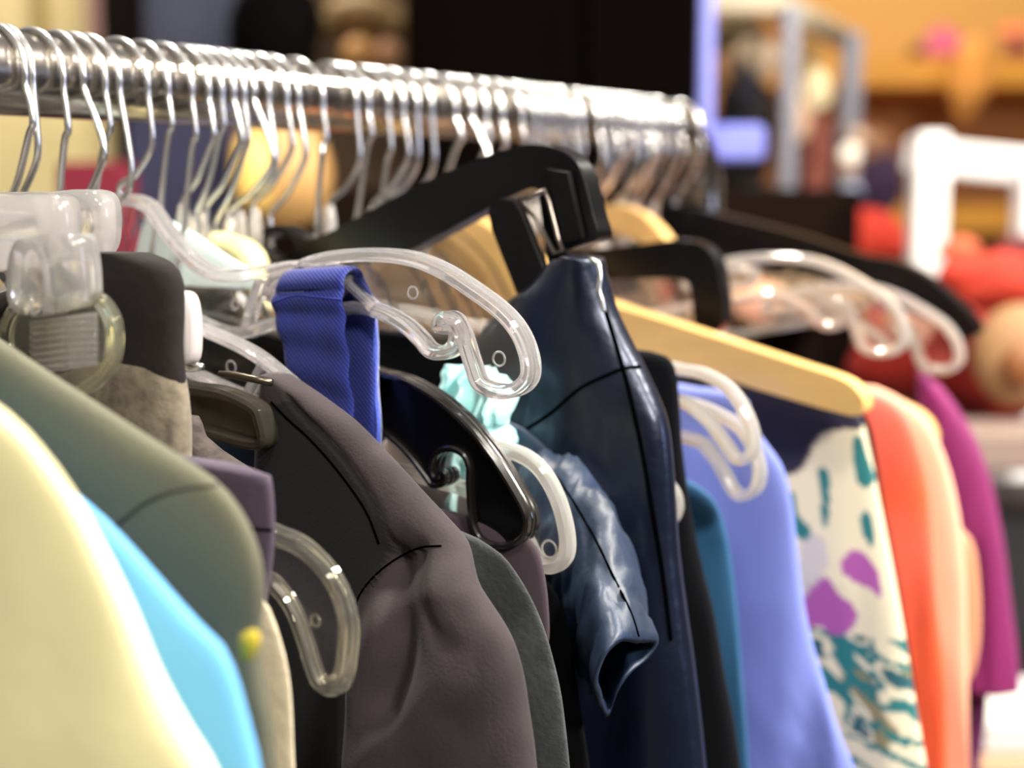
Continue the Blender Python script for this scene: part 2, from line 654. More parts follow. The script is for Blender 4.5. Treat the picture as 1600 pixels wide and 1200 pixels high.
BK_OUT = [(221, 470), (300, 485), (400, 512), (500, 545), (560, 566), (597, 582), (640, 594), (690, 622), (740, 667), (780, 717), (812, 768), (828, 800), (829, 825), (819, 841),
          (800, 849), (778, 849), (760, 840), (748, 820), (743, 790), (741, 755), (741, 728), (732, 708), (714, 699), (696, 702), (685, 716), (682, 732), (686, 744), (693, 744),
          (696, 736), (703, 737), (704, 748), (696, 755), (683, 755), (674, 743), (650, 712), (625, 687), (597, 668), (540, 645), (450, 620), (350, 600), (221, 575)]
plate_hanger('black_hanger', 'glossy black plastic hanger with a curled skirt hook, below the clear one in focus', 0.073, BK_OUT, BLACKP, BLACKRIM, w=0.0024, d=0.0090, web=0.003,
             ridges=True, n=5, kz=-.020, yaw=-.1)
E_OUT = [(270, 560), (400, 590), (520, 620), (640, 655), (740, 688), (790, 702), (825, 716), (852, 742), (873, 783), (885, 828), (886, 862), (874, 880), (857, 884), (840, 874),
         (826, 846), (805, 810), (770, 780), (700, 755), (560, 720), (400, 690), (270, 660)]
plate_hanger('clear_hanger', 'milky clear hanger tip showing just right of the black curled hanger', 0.084, E_OUT, CLEARWEB, CLEAR2, w=0.0056, d=0.006, bosses=((861, 857, 0.0032),))
G_OUT = [(-20, 640), (100, 680), (250, 740), (350, 790), (425, 832), (470, 852), (508, 887), (533, 928), (545, 975), (543, 1020), (536, 1058), (520, 1071), (502, 1064), (491, 1040),
         (480, 1003), (462, 955), (440, 922), (415, 905), (330, 880), (200, 830), (60, 790), (-20, 770)]
plate_hanger('clear_hanger', 'slightly yellowed clear hanger tip in front of the brown jacket body', -0.035, G_OUT, CLEARWEB, YELLOWISH, w=0.0062, d=0.0055,
             bosses=((497, 968, 0.0018),))
I_OUT = [(545, 470), (700, 500), (850, 530), (960, 552), (1055, 575), (1100, 584), (1140, 608), (1165, 645), (1178, 685), (1172, 712), (1152, 716), (1132, 690), (1110, 660), (1080, 635), (1045, 622),
         (950, 612), (800, 600), (545, 580)]
plate_hanger('clear_hanger', 'clear hanger tip under the wooden hanger, the higher of two', 0.20, I_OUT, CLEARWEB, CLEAR2, w=0.0045, d=0.008, kz=-.02)
J_OUT = [(580, 520), (750, 560), (900, 600), (1060, 625), (1130, 650), (1168, 680), (1186, 725), (1184, 758), (1168, 773), (1150, 770), (1134, 742), (1112, 708), (1088, 688), (1000, 672),
         (850, 660), (580, 630)]
plate_hanger('clear_hanger', 'clear hanger tip over the periwinkle garment, the lower of two', 0.215, J_OUT, CLEARWEB, CLEAR2, w=0.0045, d=0.008, kz=-.027)
plate_hanger('clear_hanger', 'large blurred clear hanger rising above the long wooden hanger', 0.40, A_OUT, CLEARWEB, CLEAR2, w=0.0050, d=0.009, sc=1.08, srcY=0.06, dz=-0.012, n=4)
plate_hanger('clear_hanger', 'blurred clear hanger tip in front of the red stand, right of the large clear one', 0.515, A_OUT, CLEARWEB, CLEAR2, w=0.0050, d=0.009, sc=1.06, srcY=0.06, dz=-0.035, n=4)
N_OUT = [(455, 690), (700, 720), (900, 730), (1020, 745), (1050, 765), (1058, 790), (1052, 810), (1040, 815), (1020, 800), (900, 790), (455, 760)]
plate_hanger('clear_hanger', 'small pale hanger tip peeping out between the navy skirt and the black garment', 0.1665, N_OUT, CLEARWEB, CLEAR2, w=0.004, d=0.007)

# the big black clip hanger
def big_black():
    Y = 0.15
    half = [(425, 356), (450, 352), (478, 368), (502, 372), (560, 345), (640, 302), (720, 264), (790, 238), (838, 226), (878, 231), (908, 250), (924, 280), (938, 335), (946, 370),
            (920, 382), (893, 389), (884, 360), (872, 318), (855, 298), (830, 297), (765, 330), (700, 365), (640, 395), (560, 413), (480, 428), (425, 432)]
    h = prof(half, Y)
    full = half_to_full(h)
    full = [(x, z if x >= 0 else z + .62 * x) for x, z in full]
    loop = catmull(full, 5, True)
    t = thing('black_clip_hanger', 'big black clip hanger tilted up across the rack, holding the navy leather skirt', 'clothes hanger', (0, Y, RAIL_Z))
    c = P(445, 385, Y)
    hole = [(c.x + 0.011 * math.cos(a) , c.z + 0.006 * math.sin(a)) for a in [i * math.pi / 12 for i in range(24)]]
    V, Fc = slab(loop, Y, 0.011, 0.0012, holes=[hole])
    obj('bar', V, Fc, BLACKP, t, 'auto')
    # raised end block with a small slot
    e = prof([(868, 262), (905, 268), (928, 372), (897, 382)], Y)
    V, Fc = slab(e, Y - 0.0068, 0.003, 0.0006)
    obj('end_plate', V, Fc, BLACKM, t, 'auto')
    # clip: front jaw, side wall, back jaw
    clip = prof([(766, 330), (806, 312), (838, 380), (868, 460), (862, 478), (826, 484), (800, 430)], Y - 0.012)
    V, Fc = slab(catmull(clip, 3, True), Y - 0.012, 0.004, 0.0008)
    obj('clip_jaw', V, Fc, BLACKM, t, 'auto')
    clip2 = prof([(840, 305), (862, 300), (884, 390), (876, 470), (858, 440)], Y + 0.004)
    V, Fc = slab(clip2, Y + 0.006, 0.004, 0.0008)
    obj('clip_jaw', V, Fc, BLACKM, t, 'auto')
    lm = mat('clip_spring_steel', '#9b9088', 0.3, 1.0)
    p = [P(*q, Y - .008) for q in ((806, 314), (852, 298), (858, 316), (872, 372), (880, 392), (866, 396), (838, 342), (812, 318))]
    V, Fc = tube(p, 0.0010, 8)
    obj('clip_spring', V, Fc, lm, t)
    add_hook(t, Y, (0, full[0][1] + .001), kz=-.03, kx=.023)


big_black()


def wood_hanger(label, Y, half, t_=0.013, sm=5, m=WOOD, group=None):
    h = prof(half, Y)
    loop = catmull(half_to_full(h), sm, True)
    t = thing('wooden_hanger', label, 'clothes hanger', (0, Y, RAIL_Z), group)
    V, Fc = slab(loop, Y, t_, 0.0028)
    obj('arms', V, Fc, m, t, 'auto')
    add_hook(t, Y, (0, loop[0][1]), kz=-.02)
    return t


wood_hanger('long pale wooden hanger crossing in front of the floral skirt', 0.30,
            [(716, 338), (745, 338), (800, 372), (870, 425), (950, 468), (1050, 501), (1150, 533), (1250, 566), (1322, 590), (1350, 612), (1357, 632), (1348, 647), (1310, 641), (1200, 609),
             (1100, 577), (1000, 548), (900, 530), (800, 520), (750, 520), (716, 500)])
wood_hanger('blurred wooden hanger behind, its curved top showing right of the black clip hanger', 0.455,
            [(935, 322), (970, 320), (1005, 332), (1035, 358), (1055, 388), (1052, 400), (1030, 396), (1000, 375), (965, 362), (935, 362)], 0.012)
wood_hanger('wooden hanger tip showing above the coral blouse, beyond the end of the long wooden hanger', 0.465,
            [(937, 470), (1000, 500), (1100, 535), (1200, 568), (1300, 600), (1390, 622), (1440, 645), (1462, 675), (1458, 700), (1430, 705), (1380, 690), (1250, 650), (1100, 600), (937, 560)], 0.012)


def bent_black(label, Y, half, th=0.011):
    loop = catmull(half_to_full(prof(half, Y)), 5, True)
    t = thing('black_hanger', label, 'clothes hanger', (0, Y, RAIL_Z))
    V, Fc = slab(loop, Y, th, 0.0015)
    obj('bar', V, Fc, BLACKP, t, 'auto')
    add_hook(t, Y, (0, loop[0][1]), kz=-.02)
    return t


bent_black('blurred black hanger with a squared drop end above the long wooden hanger', 0.335,
           [(780, 385), (850, 392), (930, 388), (1000, 382), (1060, 374), (1095, 378), (1120, 398), (1132, 435), (1136, 505), (1110, 520), (1092, 505), (1086, 455), (1070, 436), (1000, 436),
            (930, 438), (850, 440), (780, 440)])
bent_black('far blurred dark hanger arm curving down in front of the red clothes', 0.56,
           [(1052, 320), (1150, 340), (1250, 365), (1345, 396), (1405, 408), (1455, 433), (1502, 472), (1530, 505), (1528, 522), (1508, 528), (1478, 512), (1440, 492), (1400, 478), (1345, 452),
            (1250, 425), (1150, 400), (1052, 385)], 0.014)
CREAMP = mat('cream_plastic', '#efe3a8', 0.3, coat=0.4)
t = thing('cream_hanger', 'glossy cream plastic hanger end left of the big black hanger', 'clothes hanger', (0, 0.115, RAIL_Z))
loop = catmull(half_to_full(prof([(335, 362), (360, 368), (384, 376), (403, 395), (412, 425), (420, 480), (400, 490), (388, 440), (372, 415), (355, 402), (335, 400)], .115)), 5, True)
V, Fc = slab(loop, .115, .010, .003)
obj('arms', V, Fc, CREAMP, t)
add_hook(t, .115, (0, loop[0][1]), kz=-.025)

# generic hangers whose hooks crowd the rail
def hook_Y(px, X=0.0205):
    r = (px - 800) / F_PX
    c, s = math.cos(YAW), math.sin(YAW)
    k = (c * r - s) / (c + s * r)
    return (X - CAM.x) / k + CAM.y


GEN = [8, 62, 74, 97, 132, 152, 196, 252, 266, 296, 326, 342, 357, 372, 412, 428, 452, 486, 566, 602, 632, 656, 684, 712, 742,
       772, 790, 808, 824, 838, 852, 868, 884, 900, 936, 950, 964, 978, 990, 1002, 1012, 1022, 1032, 1042, 1052, 1060]
random.seed(4)


def generic_body(Y, z):
    pts = [(0, z), (.012, z - .002), (.03, z - .016), (.042, z - .034), (.056, z - .055), (.062, z - .080), (.060, z - .092), (.050, z - .090), (.045, z - .070), (.035, z - .052), (.02, z - .045), (0, z - .044)]
    return catmull(half_to_full(pts), 4, True)


ORD = ['first', 'second', 'third', 'fourth', 'fifth', 'sixth', 'seventh', 'eighth', 'ninth', 'tenth', 'eleventh', 'twelfth', 'thirteenth', 'fourteenth', 'fifteenth', 'sixteenth',
       'seventeenth', 'eighteenth', 'nineteenth', 'twentieth', 'twenty-first', 'twenty-second', 'twenty-third', 'twenty-fourth', 'twenty-fifth']
fixed = [y for y, _ in HOOKED]
generic = []
for i, px in enumerate(GEN):
    Yh = hook_Y(px)
    if any(abs(Yh - y) < .0065 for y in fixed):
        continue
    t = thing('hanger', 'x', 'clothes hanger', (0, Yh, RAIL_Z))
    generic.append((Yh, px, t))
    zn = RAIL_Z - random.uniform(0.052, 0.066)
    kx = random.uniform(0.0195, 0.0235)
    kz = random.uniform(-0.034, -0.018)
    if px in (152, 412, 742):
        kx, kz = 0.031, -0.032
    if px == 196:
        kx, kz = .024, -.04
    add_hook(t, Yh, (random.uniform(-.003, .003), zn), kx=kx, kz=kz, yaw=random.uniform(-.13, .13))
    V, Fc = tube([(0, Yh, zn + .003), (0, Yh, zn - .004), (0, Yh, zn - .018)], [0.0022, 0.0034, 0.0034], 12)
    obj('neck', V, Fc, CLEAR2, t)
    V, Fc = slab(generic_body(Yh, zn - .014), Yh, 0.004, 0.0)
    obj('arms', V, Fc, CLEARWEB, t, 'auto')

order = sorted(y for y, _ in HOOKED if y > hook_Y(-4))
for Yh, px, t in generic:
    k = order.index(Yh)
    if k < 23:
        t['label'] = 'plain steel hanger hook that is the %s hook from the left along the rail' % ORD[k]
        t['group'] = 'wire-hooked hangers along the rail'
    elif px < 905:
        t['label'] = 'blurred steel hanger hook packed tightly on the rail above the big black hanger'
        t['group'] = 'tight hooks above the big black hanger'
    else:
        t['label'] = 'blurred steel hanger hook packed at the far bent end of the rail'
        t['group'] = 'tight hooks at the far end of the rail'

# ---------------------------------------------------------------- garments, near to far
def garment(name, label, cat, Y):
    return thing(name, label, cat, (0, Y, RAIL_Z - 0.1))


M = mat
g = garment('cream_jacket', 'pale yellow cream garment, blurred, filling the lower left corner', 'garment', -.145)
cloth('body', M('cream_cloth', '#ece2ad', .85, vary=.10, vscale=7, sheen=.3, bump=.2, bscale=120), -.148, [(-420, 440), (-250, 500), (-120, 565), (0, 640), (60, 700), (110, 770), (160, 860), (205, 950), (245, 1050), (285, 1130), (330, 1200), (380, 1320)],
      T=.030, fold=.004, freq=22, seed=1, parent=g)
g = garment('light_blue_shirt', 'sky blue garment between the cream and the olive ones', 'garment', -.115)
cloth('body', M('sky_blue_cloth', '#5a9ed4', .8, vary=.06, sheen=.2), -.115, [(-300, 480), (-150, 560), (-30, 650), (70, 735), (150, 800), (210, 860), (270, 930), (310, 975), (345, 1010), (368, 1060), (385, 1120), (405, 1200), (420, 1320)],
      T=.022, fold=.003, freq=20, seed=2, parent=g)
g = garment('olive_jacket', 'smooth olive grey jacket shoulder with a seam across it', 'jacket', -.085)
OLIVE_SEAM = [(150, 850), (190, 815), (230, 785), (280, 765), (340, 756)]
b = cloth('body', M('olive_cloth', '#4f4e3c', .75, vary=.06, vscale=10, sheen=.15, bump=.15, bscale=400), -.085, [(-300, 370), (-150, 440), (0, 533), (75, 583), (150, 632), (230, 684), (300, 728), (345, 762), (378, 805), (400, 855), (410, 905), (409, 950), (403, 1000), (410, 1060), (422, 1120), (430, 1200), (440, 1320)],
          T=.028, fold=.003, freq=16, seed=3, parent=g, nz=170, nx=130, ridges=[([(325, 845), (335, 900), (348, 960), (368, 1030), (400, 1110), (425, 1180)], .0045, .004), ([(360, 850), (366, 910), (382, 990), (405, 1060)], -.003, .004), (OLIVE_SEAM, -.0015, .0015)])
surf_line(b, [(150, 845), (190, 815), (230, 785), (280, 765), (340, 758)], 0.0007, M('olive_seam', '#2e2e22', .9), 'seam', g, off=-.0002)
V, Fc = slab(catmull(prof([(378, 992), (398, 985), (404, 1005), (392, 1030), (380, 1028)], -.104), 3, True), -.104, .0012)
obj('yellow_tag', V, Fc, M('yellow_cloth', '#a89420', .8), g)['label'] = 'small mustard yellow tag'
g = garment('beige_knit', 'beige knitted edge showing right of the olive jacket near the bottom', 'garment', -.068)
cloth('body', M('beige_knit_cloth', '#cdbfa4', .95, vary=.15, vscale=60, bump=.6, bscale=260, sheen=.4), -.060, [(-100, 760), (150, 820), (300, 870), (380, 905), (418, 945), (436, 990), (449, 1040), (456, 1100), (460, 1200), (468, 1320)],
      T=.011, T0=.008, fold=.001, seed=4, parent=g, nz=80)
g = garment('purple_skirt', 'muted purple waistband corner above the beige knit', 'skirt', -.055)
b = cloth('body', M('muted_purple_cloth', '#453949', .9, vary=.2, vscale=25, sheen=.08, bump=.3, bscale=500), -.052, [(380, 730), (412, 736), (422, 748), (427, 790), (427, 850), (422, 900), (415, 950), (412, 1060), (415, 1200), (418, 1320)], left=[(230, 715), (205, 740), (200, 800), (195, 900), (190, 1200), (190, 1320)],
          T=.009, T0=.008, fold=.001, seed=5, parent=g, nz=80)
surf_line(b, [(380, 822), (400, 826), (425, 828)], 0.0004, THREAD, 'seam', g)
g = garment('lace_top', 'dark lace edge tucked under the smoky hanger bar', 'garment', -.01)
cloth('body', M('lace_cloth', '#453b36', .9, vary=.6, vscale=220, bump=.8, bscale=300), -.01, [(300, 655), (320, 690), (350, 715), (385, 735), (400, 760), (405, 900), (410, 1200)], left=[(255, 640), (240, 700), (230, 900), (225, 1200)], T=.010, fold=.003, seed=6, parent=g, nz=60, fine=.0012)

# folded tweed trousers with a charcoal waistband, in a clear clip
g = garment('tweed_trousers', 'grey tweed trousers with a charcoal waistband held in a clear plastic clip', 'trousers', -.038)
cloth('waistband', M('charcoal_velvet', '#211c1c', .95, spec=.2, vary=.35, vscale=40, sheen=.05, bump=.4, bscale=250), -.038, [(225, 396), (262, 412), (279, 440), (282, 480), (280, 540), (284, 590), (286, 640)],
      left=[(150, 392), (120, 420), (60, 440), (-20, 470), (-60, 520), (-60, 590), (-60, 640)], T=.020, T0=.014, grow=.02, fold=.0015, seed=7, parent=g, nz=50, zbot=2.5)
cloth('leg', M('grey_tweed', '#756a5a', .95, vary=.45, vscale=170, bump=.7, bscale=220, sheen=.3), -.038, [(250, 560), (280, 585), (290, 640), (292, 720), (294, 850), (296, 1200)],
      left=[(60, 560), (-50, 590), (-62, 640), (-65, 720), (-70, 850), (-70, 1200)], T=.024, T0=.018, grow=.02, fold=.002, seed=8, parent=g, nz=60)


def clip_hanger():
    Y = -.062
    t = thing('clip_hanger', 'clear plastic clip with a ribbed grip plate gripping the charcoal waistband', 'clothes hanger', (0, Y, RAIL_Z))
    grip = catmull(prof([(60, 468), (140, 462), (172, 490), (180, 530), (170, 575), (135, 606), (100, 612), (50, 600), (18, 560), (12, 520), (25, 485)], Y), 5, True)
    V, Fc = rim_sweep(grip, Y, .0034, .006)
    obj('grip_rim', V, Fc, YELLOWISH, t, 'auto')
    V, Fc = slab(grip, Y + .001, .002)
    obj('grip_plate', V, Fc, YELLOWISH, t, 'auto')
    for k in range(8):
        y = 500 + k * 10.5
        a, b_ = P(50, y + 7, Y - .003), P(150, y - 7, Y - .003)
        V, Fc = tube([a, (a + b_) / 2, b_], .0011, 8)
        obj('grip_ridge', V, Fc, FROST, t)
    body = catmull(prof([(60, 372), (120, 366), (132, 400), (136, 460), (130, 478), (62, 490), (38, 470), (36, 420), (44, 385)], Y - .004), 4, True)
    c = P(76, 440, Y - .004)
    hole = [(c.x + .0052 * math.cos(a), c.z + .0105 * math.sin(a)) for a in [i * math.pi / 9 for i in range(18)]]
    V, Fc = slab(body, Y - .004, .012, .0018, holes=[hole])
    obj('clip_body', V, Fc, FROST, t)
    arm = catmull(half_to_full(prof([(-120, 290), (-60, 300), (20, 306), (80, 304), (104, 318), (108, 380), (104, 404), (70, 410), (20, 420), (-60, 430), (-120, 430)], Y)), 4, True)
    V, Fc = slab(arm, Y, .010, .002)
    obj('bar', V, Fc, FROST, t)
    V, Fc = slab(catmull(prof([(278, 456), (298, 462), (306, 500), (304, 560), (284, 570), (274, 540), (272, 480)], -.03), 4, True), -.03, .006, .0012)
    obj('back_jaw', V, Fc, M('milky_white_plastic', '#b4acab', .35), t)
    a = [P(285, 572, -.024), P(300, 573, -.024), P(316, 573, -.024)]
    V, Fc = tube(a, [.0016, .0019, .0012], 10)
    obj('spring_pin', V, Fc, STEEL, t)
    add_hook(t, Y, (0, P(-120, 300, Y).z), kz=-.026)
    Y2 = -.030
    t = thing('clip_hanger', 'frosted clear hanger end with rounded top, right behind the ribbed clip', 'clothes hanger', (0, Y2, RAIL_Z))
    o2 = catmull(half_to_full(prof([(-15, 300), (40, 300), (100, 300), (140, 296), (162, 305), (170, 330), (168, 380), (150, 405), (125, 412), (112, 380), (60, 350), (-15, 350)], Y2)), 4, True)
    V, Fc = slab(o2, Y2, .011, .002)
    obj('bar', V, Fc, FROST, t)
    add_hook(t, Y2, (0, P(-15, 302, Y2).z), kz=-.022)


clip_hanger()
V, Fc = tube([P(343, 584, .012), P(365, 586, .012), P(395, 592, .014), P(425, 598, .016)], [.0011, .0014, .0014, .0014], 8)
tag(obj('safety_pin', V, Fc, M('dark_metal', '#5a5247', .3, .9)), 'small dark metal pin sticking out of the brown jacket neck', 'pin')

# brown jacket
BROWN = M('brown_suede', '#4a4043', .9, vary=.22, vscale=26, sheen=.45, bump=.5, bscale=380)
g = garment('brown_jacket', 'dark plum brown suede jacket with a seamed shoulder, in focus', 'jacket', .028)
SEAM1 = [(424, 628), (450, 655), (480, 682), (515, 720), (550, 765), (575, 805), (592, 850)]
ARMHOLE = [(716, 856), (690, 853), (655, 856), (618, 874), (585, 900), (562, 930), (550, 965), (543, 1010), (538, 1080), (540, 1200), (545, 1330)]
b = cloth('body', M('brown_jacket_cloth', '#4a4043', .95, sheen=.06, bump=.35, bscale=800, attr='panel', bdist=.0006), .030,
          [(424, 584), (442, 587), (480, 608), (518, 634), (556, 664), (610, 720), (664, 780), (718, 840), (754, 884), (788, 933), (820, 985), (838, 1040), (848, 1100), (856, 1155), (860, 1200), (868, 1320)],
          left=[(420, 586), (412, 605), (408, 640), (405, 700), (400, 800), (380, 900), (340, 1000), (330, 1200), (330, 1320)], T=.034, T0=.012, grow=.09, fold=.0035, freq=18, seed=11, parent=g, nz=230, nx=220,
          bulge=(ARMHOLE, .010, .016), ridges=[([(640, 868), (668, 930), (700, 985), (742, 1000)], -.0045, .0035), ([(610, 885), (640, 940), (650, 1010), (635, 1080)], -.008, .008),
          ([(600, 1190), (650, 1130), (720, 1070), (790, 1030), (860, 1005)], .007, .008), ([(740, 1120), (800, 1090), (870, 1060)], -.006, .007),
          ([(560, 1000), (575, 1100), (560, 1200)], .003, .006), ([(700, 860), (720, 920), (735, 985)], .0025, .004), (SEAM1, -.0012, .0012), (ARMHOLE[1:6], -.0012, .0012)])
FRONT_SHADE = [(x, y) for x, y in SEAM1] + [(585, 900), (562, 930), (550, 965), (543, 1010), (538, 1080), (540, 1200), (545, 1330), (300, 1330), (300, 700)]  # jacket front below the seams, its shade painted into the brown cloth's colour
front_shade = prof(FRONT_SHADE, .0145)


def shade_colours(o, poly, inside, outside, seed=0, vary=.2):
    at_ = o.data.color_attributes.new('panel', 'FLOAT_COLOR', 'POINT')  # vertex colour that carries the painted shade of the jacket front
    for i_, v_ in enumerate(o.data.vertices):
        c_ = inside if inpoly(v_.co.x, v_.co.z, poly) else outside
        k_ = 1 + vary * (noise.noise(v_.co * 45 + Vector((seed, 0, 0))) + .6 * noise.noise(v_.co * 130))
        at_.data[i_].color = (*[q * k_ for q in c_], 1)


shade_colours(b, front_shade, hexc('060507'), hexc('2c2427'), 3, .35)
surf_line(b, SEAM1, .0004, THREAD, 'seam', g, off=0)
surf_line(b, ARMHOLE[1:7], .0004, THREAD, 'seam', g, off=0)
g = garment('grey_wool_top', 'grey wool garment edge right of the brown jacket', 'garment', .055)
cloth('body', M('grey_wool', '#44474a', .95, vary=.5, vscale=60, sheen=.2, bump=.6, bscale=350), .057, [(600, 800), (720, 830), (775, 860), (800, 885), (828, 930), (848, 975), (862, 1020), (876, 1080), (884, 1140), (890, 1200), (900, 1320)],
      T=.012, T0=.009, fold=.001, seed=13, parent=g)
g = garment('mauve_top', 'mauve garment edge under the milky hanger tip', 'garment', .072)
cloth('body', M('mauve_cloth', '#43363f', .9, vary=.15, vscale=30, sheen=.1), .074, [(650, 790), (760, 810), (815, 832), (840, 858), (852, 900), (858, 950), (859, 1000), (850, 1060), (845, 1200), (845, 1320)], T=.012, fold=.002, seed=14, parent=g)

# royal blue strap
def blue_strap():
    m = M('royal_blue_jersey', '#1b2878', .92, vary=.2, vscale=60, sheen=.22, weave=.5, wscale=300, bdist=.0004)
    t = thing('blue_dress', 'royal blue jersey strap folded over the notch of the clear hanger', 'dress', P(480, 440, .055))
    def ribbon(name, xz_left, xz_right, Yf, Yb, top_z, thick, backlen):
        # front sheet down from the fold, over the ledge, back sheet down
        L, R = prof(xz_left, Yf), prof(xz_right, Yf)
        L = catmull(L, 6)
        R = catmull(R, 6)
        n = len(L)
        rows = []
        for k in range(n - 1, -1, -1):
            rows.append((L[k], R[k], Yf + (.0008 * math.sin(k * .9))))
        r = (Yb - Yf) / 2
        zt = max(L[0][1], R[0][1])
        for k in range(1, 9):
            a = math.pi * k / 9
            dzv = r * math.sin(a) * .9
            rows.append(((L[0][0] + .0005, L[0][1] + dzv), (R[0][0], R[0][1] + dzv), Yf + r * (1 - math.cos(a))))
        for k in range(12):
            dzv = -backlen * (k + 1) / 12
            rows.append(((L[0][0] + .004, L[0][1] + dzv), (R[0][0] + .004, R[0][1] + dzv), Yb))
        V, Fc = [], []
        nw = 22
        for side in (0, 1):
            for i, (l, r_, y) in enumerate(rows):
                pr = rows[max(i - 1, 0)]
                nx = rows[min(i + 1, len(rows) - 1)]
                tz = ((nx[0][1] + nx[1][1]) - (pr[0][1] + pr[1][1])) / 2
                ty = nx[2] - pr[2]
                ln = math.hypot(tz, ty) or 1
                ny, nzv = -tz / ln, ty / ln
                for j in range(nw + 1):
                    u = j / nw
                    x = l[0] + (r_[0] - l[0]) * u
                    z = l[1] + (r_[1] - l[1]) * u
                    f = noise.noise(Vector((x * 90, z * 25, 3))) * .0009
                    edge = math.sqrt(max(0.0, 1 - (2 * u - 1) ** 8))
                    o = (thick / 2 * edge) * (1 if side else -1)
                    V.append(Vector((x, y + ny * o + f, z + nzv * o)))
        nr = len(rows)
        W = nw + 1
        for i in range(nr - 1):
            for j in range(nw):
                a = i * W + j
                Fc.append((a, a + 1, a + W + 1, a + W))
                b_ = nr * W + a
                Fc.append((b_, b_ + W, b_ + W + 1, b_ + 1))
            a = i * W
            Fc.append((a, a + W, nr * W + a + W, nr * W + a))
            a = i * W + nw
            Fc.append((a, nr * W + a, nr * W + a + W, a + W))
        Fc.append(tuple([j for j in range(W)] + [nr * W + j for j in range(W - 1, -1, -1)]))
        base = (nr - 1) * W
        Fc.append(tuple([base + j for j in range(W)] + [nr * W + base + j for j in range(W - 1, -1, -1)]))
        return obj(name, V, Fc, m, t)
    f = ribbon('front_strap', [(430, 452), (425, 475), (433, 510), (445, 560), (462, 620), (480, 690), (500, 780)], [(536, 446), (537, 475), (541, 520), (546, 580), (553, 640), (560, 700), (568, 780)], .049, .062, 0, .0028, .06)
    # narrow inner fold at the right edge, then the rear sheet with its overlocked edge
    def sheet(name, sec, ztop, zbot, th, drift, mm):
        V, Fc = [], []
        n = 26
        k = len(sec)
        for side in (-1, 1):
            for i in range(n + 1):
                s_ = i / n
                z = ztop + (zbot - ztop) * s_
                for (x, y) in sec:
                    V.append(Vector((x + drift * s_ + .0004 * math.sin(z * 200 + x * 500), y + side * th / 2, z)))
        for i in range(n):
            for j in range(k - 1):
                a = i * k + j
                Fc.append((a, a + 1, a + k + 1, a + k))
                b_ = (n + 1) * k + a
                Fc.append((b_, b_ + k, b_ + k + 1, b_ + 1))
            for a in (i * k, i * k + k - 1):
                Fc.append((a, a + k, (n + 1) * k + a + k, (n + 1) * k + a))
        for base in (0, n * k):
            Fc.append(tuple([base + j for j in range(k)] + [(n + 1) * k + base + j for j in range(k - 1, -1, -1)]))
        return obj(name, V, Fc, mm, t)
    def X(px, Y, y=500):
        return P(px, y, Y).x
    Y = .068
    sec = catmull([(X(530, .060), .060), (X(546, .066), .067), (X(560, .066), .065), (X(570, .068), .069), (X(584, .066), .066)], 6)
    sheet('rear_strap', sec, P(560, 462, .066).z, P(560, 800, .066).z, .0022, .0022, m)
    sec = catmull([(X(578, .064), .0665), (X(586, .064), .0625), (X(594, .066), .0635)], 6)
    sheet('overlocked_edge', sec, P(585, 478, .066).z, P(585, 800, .066).z, .0016, .0026, M('blue_overlock', '#3d53b5', .9, sheen=.6, bump=.8, bscale=900))
    surf_line(f, [(426, 473), (460, 462), (500, 465), (534, 468)], .0005, M('blue_thread', '#1c2b80', .9), 'hem_stitch', t, off=-.0001)


blue_strap()

# mint garment
MINT = M('mint_satin', '#cdecea', .6, vary=.3, vscale=70, vcol='#86cfd0', sheen=.3, bump=.6, bscale=90, bdist=.003)
g = garment('mint_top', 'crumpled pale mint garment bunched under the tip of the clear hanger in focus', 'garment', .105)
cloth('body', MINT, .108, [(778, 576), (798, 590), (803, 618), (801, 655), (793, 664), (797, 680), (795, 710), (785, 760), (770, 830), (760, 900), (750, 1000)],
      left=[(700, 574), (686, 592), (684, 622), (690, 650), (700, 662), (690, 690), (675, 740), (668, 800), (665, 900), (660, 1000)], T=.022, T0=.012, grow=.03, fold=.006, freq=110, seed=15, parent=g, nz=160, nx=160,
      zbot=2.5, fine=.0020, top_fold=.8, fold_x=.003, wob=.8)
g = garment('pink_print_top', 'pale pink and teal printed garment glimpsed below the mint one', 'garment', .098)
cloth('body', M('pink_print', '#cdb5b0', .8, vary=.5, vscale=45, vcol='#4f8f90'), .098, [(690, 690), (725, 705), (745, 760), (760, 830), (780, 880), (790, 940)],
      left=[(610, 680), (590, 720), (585, 800), (590, 940)], T=.010, fold=.003, seed=16, parent=g, nz=60, zbot=2.5)

# denim jacket with a short sleeve
DENIM = M('waxed_denim', '#1a2b45', .5, vary=.35, vscale=45, bump=.5, bscale=90, spec=.6, bdist=.002)
g = garment('denim_jacket', 'dark blue waxed denim jacket with an open short sleeve cuff', 'jacket', .118)
b = cloth('body', DENIM, .124, [(700, 640), (760, 648), (810, 664), (845, 690), (872, 722), (890, 760), (900, 820), (905, 900), (905, 1000), (906, 1100), (908, 1200), (910, 1320)],
          T=.018, T0=.010, fold=.004, freq=40, seed=17, parent=g, nz=150, nx=90)


def PXp(px, py, X):
    d = ray(px, py)
    return CAM + d * ((X - CAM.x) / d.x)


